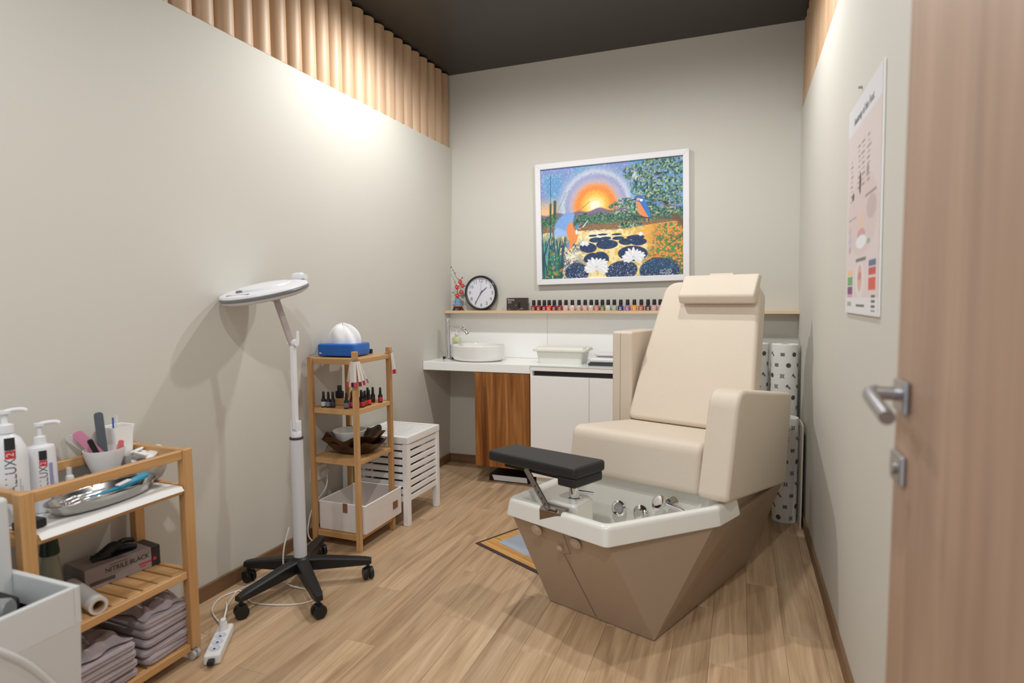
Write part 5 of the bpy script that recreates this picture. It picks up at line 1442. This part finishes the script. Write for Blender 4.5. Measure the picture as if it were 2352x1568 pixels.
# paper cup with sticks, plastic cups
pc = thing('paper_cup', 'tall white paper bag cup with sticks behind the tool bowl', 'cup', (0.060, -2.598, ZT))
MB().loft([ring_rect(0.028, 0.028, 0.0, 0.008, 4), ring_rect(0.034, 0.034, 0.160, 0.008, 4), ring_rect(0.036, 0.040, 0.192, 0.006, 4), ring_rect(0.032, 0.035, 0.191, 0.006, 4), ring_rect(0.026, 0.026, 0.01, 0.006, 4)]).out('cup_wall', PAPER, pc, smooth=30)
MB().tube([(0.0, -0.012, 0.02), (0.004, -0.016, 0.222)], 0.0028, 8).out('stick', mat('blue_stick', (70, 92, 160), 0.5), pc)
MB().tube([(0.006, -0.008, 0.02), (0.008, -0.006, 0.228)], 0.0028, 8).out('stick', PLASTW, pc)
for i, (lx, ly, r_, h_, lb_) in enumerate(((0.088, -2.585, 0.030, 0.092, 'frosted plastic cup beside the paper bag cup on the trolley'), (0.075, -2.556, 0.031, 0.086, 'frosted plastic cup nearest the right end of the trolley'))):
    o_ = MB().lathe([(0.0005, 0), (r_ * 0.75, 0), (r_, h_), (r_ * 0.96, h_), (r_ * 0.72, 0.003), (0.0005, 0.003)], n=32).out('plastic_cup', mat('frosted_cup', (226, 214, 210), 0.4, vary=0.02, trans=0.3), smooth=45)
    o_.location = (lx - 0.012 * i, ly + 0.006 * i, ZT)
    tag(o_, lb_, 'cup', 'plastic cups on the trolley')

# glass bowl of cotton
gb = thing('cotton_bowl', 'round glass bowl heaped with white cotton pads on the trolley', 'bowl', (0.150, -2.566, ZT))
MB().lathe([(0.0005, 0), (0.030, 0), (0.046, 0.012), (0.060, 0.040), (0.062, 0.066), (0.0595, 0.066), (0.057, 0.040), (0.044, 0.015), (0.028, 0.004), (0.0005, 0.004)], n=44).out('glass', mat('bowl_glass', (226, 222, 216), 0.08, vary=0.02, trans=0.55), gb, smooth=50)
COT = mat('cotton_white', (240, 238, 234), 0.95, vary=0.03, bump=0.6, bscale=180)
for k in range(26):
    a = 2.4 * k; rr_ = 0.037 * math.sqrt((k % 9) / 9)
    MB().lathe([(0.0005, -0.003), (0.020, -0.003), (0.022, 0.0), (0.020, 0.003), (0.0005, 0.003)], c=(rr_ * math.cos(a), rr_ * math.sin(a), 0.020 + 0.0038 * k - 0.30 * rr_), n=20, rot=Euler((rnd.uniform(-0.6, 0.6), rnd.uniform(-0.6, 0.6), 0)).to_matrix()).out('cotton_pad', COT, gb)

# oval steel tray with instruments
tr = thing('instrument_tray', 'oval polished steel tray with instruments at the front of the trolley', 'tray', (0.222, -2.762, ZT), math.radians(92))
def oval(rx, ry, z): return [(rx * math.cos(2 * PI * k / 56), ry * math.sin(2 * PI * k / 56), z) for k in range(56)]
MB().loft([oval(0.125, 0.045, 0.0), oval(0.150, 0.060, 0.006), oval(0.166, 0.073, 0.034), oval(0.172, 0.079, 0.037), oval(0.171, 0.078, 0.039), oval(0.163, 0.071, 0.037), oval(0.146, 0.057, 0.010), oval(0.125, 0.045, 0.006)]).out('steel_dish', mat('polished_steel', (190, 188, 184), 0.13, 1.0, vary=0.03), tr, smooth=50)
inst = thing('foot_rasp', 'translucent blue-handled foot rasp lying in the steel tray', 'foot rasp', (0.220, -2.700, ZT + 0.024), math.radians(92))
BLU = mat('clear_blue', (70, 178, 216), 0.15, vary=0.05, trans=0.25)
MB().prism(round_poly([(-0.02, -0.016), (0.085, -0.014), (0.085, 0.016), (-0.02, 0.016)], 0.012, 5), 0.0, 0.012, Matrix.Rotation(-0.16, 4, 'Y'), 0.003).out('handle', BLU, inst, smooth=40)
MB().prism(round_poly([(-0.11, -0.006), (-0.02, -0.010), (-0.02, 0.012), (-0.11, 0.002)], 0.004, 4), 0.002, 0.008, Matrix.Rotation(-0.04, 4, 'Y'), 0.001).out('shaft', BLU, inst, smooth=40)
MB().box((0.0, 0.0, 0.016), (0.045, 0.020, 0.006), 0.003, rot=(0, -0.16, 0)).out('white_grip', PLASTW, inst)
for k, (ox, oy, ln, lab_) in enumerate(((-0.005, -0.012, 0.14, 'steel nipper handle at the front of the tray'), (0.010, 0.010, 0.15, 'steel pusher lying along the middle of the tray'), (0.0, 0.030, 0.13, 'steel tweezers at the back of the tray'))):
    o_ = MB()
    o_.tube([(-ln / 2, 0, 0), (-ln / 6, 0.003, 0.003), (ln / 6, 0, 0.003), (ln / 2, 0.002, 0)], lambda u: 0.0045 - 0.0022 * u, 10, smooth=4)
    o_.ball((-ln / 2, 0, 0), 0.008, (1.3, 1, 0.8), 14, 10).ball((-ln / 4, 0.002, 0.002), 0.0075, (1, 1, 0.9), 14, 10)
    o_ = o_.out('steel_instrument', CHROME, smooth=60)
    o_.matrix_world = Matrix.Translation((0.222, -2.80, ZT + 0.022 + 0.003 * k)) @ Matrix.Rotation(math.radians(92), 4, 'Z') @ Matrix.Translation((ox, oy, 0))
    tag(o_, lab_, 'instrument', 'instruments in the steel tray')
db = MB().box((0, 0, 0.012), (0.050, 0.060, 0.024), 0.004).out('black_case', BLACK); db.location = (0.245, -2.985, ZT)
tag(db, 'small black case at the left front corner of the trolley top', 'case')

# ---- middle tier
ZM = CZ[1] + 0.0004
gb_ = thing('green_cap_bottle', 'grey-green bottle with dark green cap on the middle trolley tier', 'bottle', (0.105, -2.858, ZM))
MB().lathe([(0.034, 0), (0.037, 0.004), (0.036, 0.06), (0.030, 0.12), (0.024, 0.150), (0.020, 0.154)], n=32, sy=0.75).out('bottle', mat('grey_green', (138, 140, 124), 0.35, vary=0.04), gb_, smooth=45)
MB().lathe([(0.0245, 0.152), (0.0255, 0.156), (0.020, 0.208), (0.018, 0.211)], n=28).out('cap', mat('dark_green', (16, 44, 36), 0.35), gb_, smooth=45)
pb_ = MB()
for k in range(4):
    pb_.box((0, -0.0272 + 0.001 * k, 0.09 - k * 0.014), (0.026, 0.001, 0.004))
pb_.bm.transform(Matrix.Rotation(face_cam(0.105, -2.858), 4, 'Z')); pb_.out('printed_lines', mat('dark_green', (16, 44, 36)), gb_, smooth=0)
wj = MB().lathe([(0.026, 0), (0.029, 0.003), (0.029, 0.060), (0.027, 0.066), (0.022, 0.067)], n=32).out('white_jar', mat('soft_white_jar', (206, 200, 196), 0.45, vary=0.02), smooth=45); wj.location = (0.105, -2.932, ZM)
tag(wj, 'plain white jar behind the front post on the middle tier', 'jar')

gx = thing('glove_box', 'grey carton of black nitrile gloves on the middle trolley tier', 'glove box', (0.092, -2.655, ZM), math.radians(-8))
GW, GD, GH = 0.120, 0.236, 0.068
MB().lohi((-GW / 2, -GD / 2, 0), (GW / 2, GD / 2 - 0.030, GH), 0.001, 1).out('carton', mat('glove_grey', (150, 140, 140), 0.5, vary=0.04), gx, smooth=0)
MB().lohi((-GW / 2, GD / 2 - 0.030, 0), (GW / 2, GD / 2, GH), 0.001, 1).out('carton_end', mat('glove_dark', (48, 42, 44), 0.45, vary=0.05), gx, smooth=0)
MB().prism(round_poly([(-0.028, -0.075), (0.026, -0.050), (0.030, 0.055), (-0.02, 0.06)], 0.02, 5), GH, GH + 0.0006).out('slot', mat('slot_black', (14, 13, 14), 0.8), gx, smooth=0)
gv = MB()
gv.tube([(0.0, -0.06, GH), (0.004, -0.03, GH + 0.012), (0.0, 0.0, GH + 0.022), (0.004, 0.02, GH + 0.016)], lambda u: 0.014 + 0.006 * math.sin(PI * u), 12, smooth=5)
gv.tube([(0.0, 0.0, GH + 0.02), (-0.004, 0.03, GH + 0.030), (-0.006, 0.055, GH + 0.026), (-0.008, 0.066, GH + 0.02)], lambda u: 0.011 - 0.003 * u, 10, smooth=5)
gv.tube([(0.006, 0.01, GH + 0.014), (0.016, 0.035, GH + 0.014), (0.022, 0.060, GH + 0.008)], lambda u: 0.011 - 0.002 * u, 10, smooth=5)
gv.tube([(0.0, -0.07, GH + 0.002), (0.006, -0.05, GH + 0.004), (0.010, -0.02, GH + 0.006)], 0.016, 10, smooth=4)
gv.out('protruding_glove', mat('black_nitrile', (16, 15, 16), 0.55, vary=0.05), gx, smooth=60)
fr_ = lambda y_, z_: frame((GW / 2 + 0.0006, y_, z_), (0, 1, 0), (0, 0, 1))
text('NITRILE BLACK', 0.0215, INK, gx, fr_(0.010, 0.044), 0.0002, sx=0.95)
lm = MB()
lm.lohi((GW / 2, -0.105, 0.010), (GW / 2 + 0.0006, -0.030, 0.022)); lm.lohi((GW / 2, -0.045, 0.058), (GW / 2 + 0.0006, 0.01, 0.060))
lm.out('fine_print', mat('dark_grey_print', (84, 76, 76), 0.6), gx, smooth=0)
rd = MB(); rd.lohi((GW / 2, 0.045, 0.020), (GW / 2 + 0.0006, 0.088, 0.026)); rd.cyl((GW / 2, 0.098, 0.026), (GW / 2 + 0.0011, 0.098, 0.026), 0.006, n=16); rd.lohi((GW / 2, 0.050, 0.012), (GW / 2 + 0.0006, 0.068, 0.016))
rd.out('red_print', REDI, gx, smooth=0)

rl = thing('film_roll', 'white film roll with a card core lying on the middle tier', 'roll', (0.252, -2.842, ZM + 0.0255), 0, rot=(0, math.radians(90), math.radians(-14)))
MB().lathe([(0.017, 0.055), (0.0255, 0.055), (0.0255, -0.15), (0.017, -0.15)], n=36, caps=False).out('film', mat('film_white', (206, 204, 200), 0.35, vary=0.03), rl, smooth=30)
MB().lathe([(0.0172, -0.149), (0.0172, 0.056), (0.0145, 0.056), (0.0145, -0.149)], n=32, caps=False).out('card_core', mat('card_brown', (176, 146, 118), 0.8), rl)

# ---- lower tier: folded towels
ZB = CZ[2] + 0.0006
def towel(label, cx, cy, z, w_, d_, h_, seed, grp):
    rr = random.Random(seed); ph = [rr.uniform(0, 6.28) for _ in range(8)]
    rings = []
    for j in range(9):
        t_ = j / 8
        bul = 0.008 * math.sin(PI * t_)
        groove = -0.004 if j == 4 else 0.0
        rg = []
        for p in round_poly([(-w_ / 2 - bul - groove, -d_ / 2 - bul), (w_ / 2 + bul + groove, -d_ / 2 - bul), (w_ / 2 + bul + groove, d_ / 2 + bul), (-w_ / 2 - bul - groove, d_ / 2 + bul)], 0.022, 8):
            q_ = 0.0035 * math.sin(30 * p.x + ph[0]) + 0.0035 * math.sin(26 * p.y + ph[1])
            rg.append((p.x + q_ * 0.5, p.y + q_ * 0.5, t_ * h_ + (q_ * 0.8 + 0.004 * math.sin(14 * p.x + ph[2])) * (t_ if t_ > 0.05 else 0)))
        rings.append(rg)
    o_ = MB().loft(rings).out('folded_towel', TOWEL, smooth=70)
    o_.location = (cx, cy, z); o_.rotation_euler = (0, 0, rr.uniform(-0.05, 0.05))
    return tag(o_, label, 'towel', grp)
for i in range(5):
    towel('folded lilac towel, %s from the bottom of the right stack on the trolley' % ORD[i], 0.185, -2.632, ZB + i * 0.030, 0.215, 0.150, 0.0285, 30 + i, 'folded towels on the lowest tier')
for i in range(4):
    towel('folded lilac towel, %s from the bottom of the left stack on the trolley' % ORD[i], 0.188, -2.850, ZB + i * 0.030, 0.225, 0.205, 0.0285, 60 + i, 'folded towels on the lowest tier')
# a loosely crumpled towel on each stack
def crumple(label, cx, cy, z, w_, d_, hgt, seed):
    rr = np.random.RandomState(seed); ph = rr.rand(12) * 6.28
    def fn_(u, v):
        x_ = (u - 0.5) * w_; y_ = (v - 0.5) * d_
        e = max(0.0, 1 - (2 * abs(u - 0.5)) ** 4) * max(0.0, 1 - (2 * abs(v - 0.5)) ** 4)
        h_ = 0.5 + 0.22 * math.sin(9 * u + 5 * v + ph[0]) + 0.16 * math.sin(13 * v - 6 * u + ph[1]) + 0.12 * math.sin(21 * u + 9 * v + ph[2]) + 0.10 * math.sin(27 * v + ph[3])
        return Vector((x_ + 0.008 * math.sin(12 * v + ph[4]), y_ + 0.008 * math.sin(11 * u + ph[5]), 0.004 + hgt * e * h_))
    o_ = MB().sheet(fn_, 44, 44, 0.004).out('crumpled_towel', TOWEL, smooth=70)
    o_.location = (cx, cy, z)
    return tag(o_, label, 'towel', 'crumpled towels on the stacks')
crumple('crumpled lilac towel thrown on the right towel stack', 0.185, -2.632, ZB + 0.153, 0.205, 0.150, 0.055, 1)
crumple('crumpled lilac towel thrown on the left towel stack', 0.190, -2.855, ZB + 0.124, 0.205, 0.195, 0.040, 2)

# ================================================================== white trolley cut by the frame, lower left
wt_ = thing('white_side_trolley', 'white plastic side trolley with open tray at the lower left edge', 'trolley', (0.40, -3.30, 0.0))
TR_ = mat('trolley_white', (206, 208, 208), 0.45, vary=0.015)
x1, y1 = 0.166, 0.235                 # far right corner of the tray
x0, y0 = -0.22, -0.235
zt, zf = 0.55, 0.475
bdy = MB()
bdy.lohi((x0, y1 - 0.016, zf - 0.02), (x1, y1, zt), 0.005).lohi((x1 - 0.016, y0, zf - 0.02), (x1, y1 - 0.014, zt), 0.005).lohi((x0, y0, zf - 0.02), (x0 + 0.016, y1 - 0.014, zt), 0.005).lohi((x0 + 0.014, y0, zf - 0.02), (x1 - 0.014, y0 + 0.016, zt), 0.005)
bdy.lohi((x0 + 0.01, y0 + 0.01, zf - 0.02), (x1 - 0.01, y1 - 0.01, zf), 0.002)
bdy.out('tray', TR_, wt_, smooth=35)
MB().prism([(x1, zf), (x1 - 0.030, 0.08), (x0 + 0.03, 0.08), (x0, zf)], -(y1 - 0.004), -(y0 + 0.004), Matrix(((1, 0, 0, 0), (0, 0, -1, 0), (0, 1, 0, 0), (0, 0, 0, 1)))).out('body', TR_, wt_, smooth=0)
MB().box((-0.112, y1 - 0.03, 0.61), (0.10, 0.035, 0.27), 0.012, seg=3).out('upright', TR_, wt_)
rb_ = MB(); rb_.tube([(x1 + 0.001, y1 - 0.19, 0.50), (x1 - 0.005, y1 - 0.12, 0.42), (x1 - 0.014, y1 - 0.05, 0.30), (x1 - 0.022, y1 - 0.01, 0.18)], 0.008, 10, smooth=5)
rb_.out('side_rib', TR_, wt_)
for sx_ in (-1, 1):
    for sy_ in (-1, 1):
        c_ = MB(); c_.cyl((-0.012, 0, 0.025), (0.012, 0, 0.025), 0.025, n=24, bev=0.004); c_.box((0, 0, 0.06), (0.03, 0.03, 0.045), 0.006)
        c_.out('castor', BLACK, wt_, loc=(-0.03 + sx_ * 0.12, sy_ * 0.17, 0))
dk = MB().box((0, 0, 0.02), (0.15, 0.20, 0.04), 0.012, seg=3).out('black_pouch', mat('black_pouch', (34, 34, 38), 0.7, vary=0.1)); dk.location = (0.40 - 0.065, -3.30 + 0.095, zf + 0.0005)
tag(dk, 'black pouch lying in the tray of the white trolley', 'pouch')
jr = thing('lidded_glass_jar', 'small clear jar with shiny metal lid lying in the white tray', 'jar', (0.40 + 0.045, -3.30 + 0.150, zf + 0.031), 0, rot=(math.radians(90), 0, math.radians(-62)))
MB().lathe([(0.0005, 0.0), (0.024, 0.0), (0.028, 0.006), (0.028, 0.075), (0.022, 0.085), (0.022, 0.09), (0.0005, 0.09)], n=32).out('glass', mat('jar_glass', (206, 208, 208), 0.06, vary=0, trans=0.6), jr, smooth=45)
MB().lathe([(0.024, 0.088), (0.0255, 0.091), (0.0235, 0.096), (0.0255, 0.101), (0.0235, 0.108), (0.0005, 0.110)], n=32).out('lid', CHROME, jr, smooth=45)
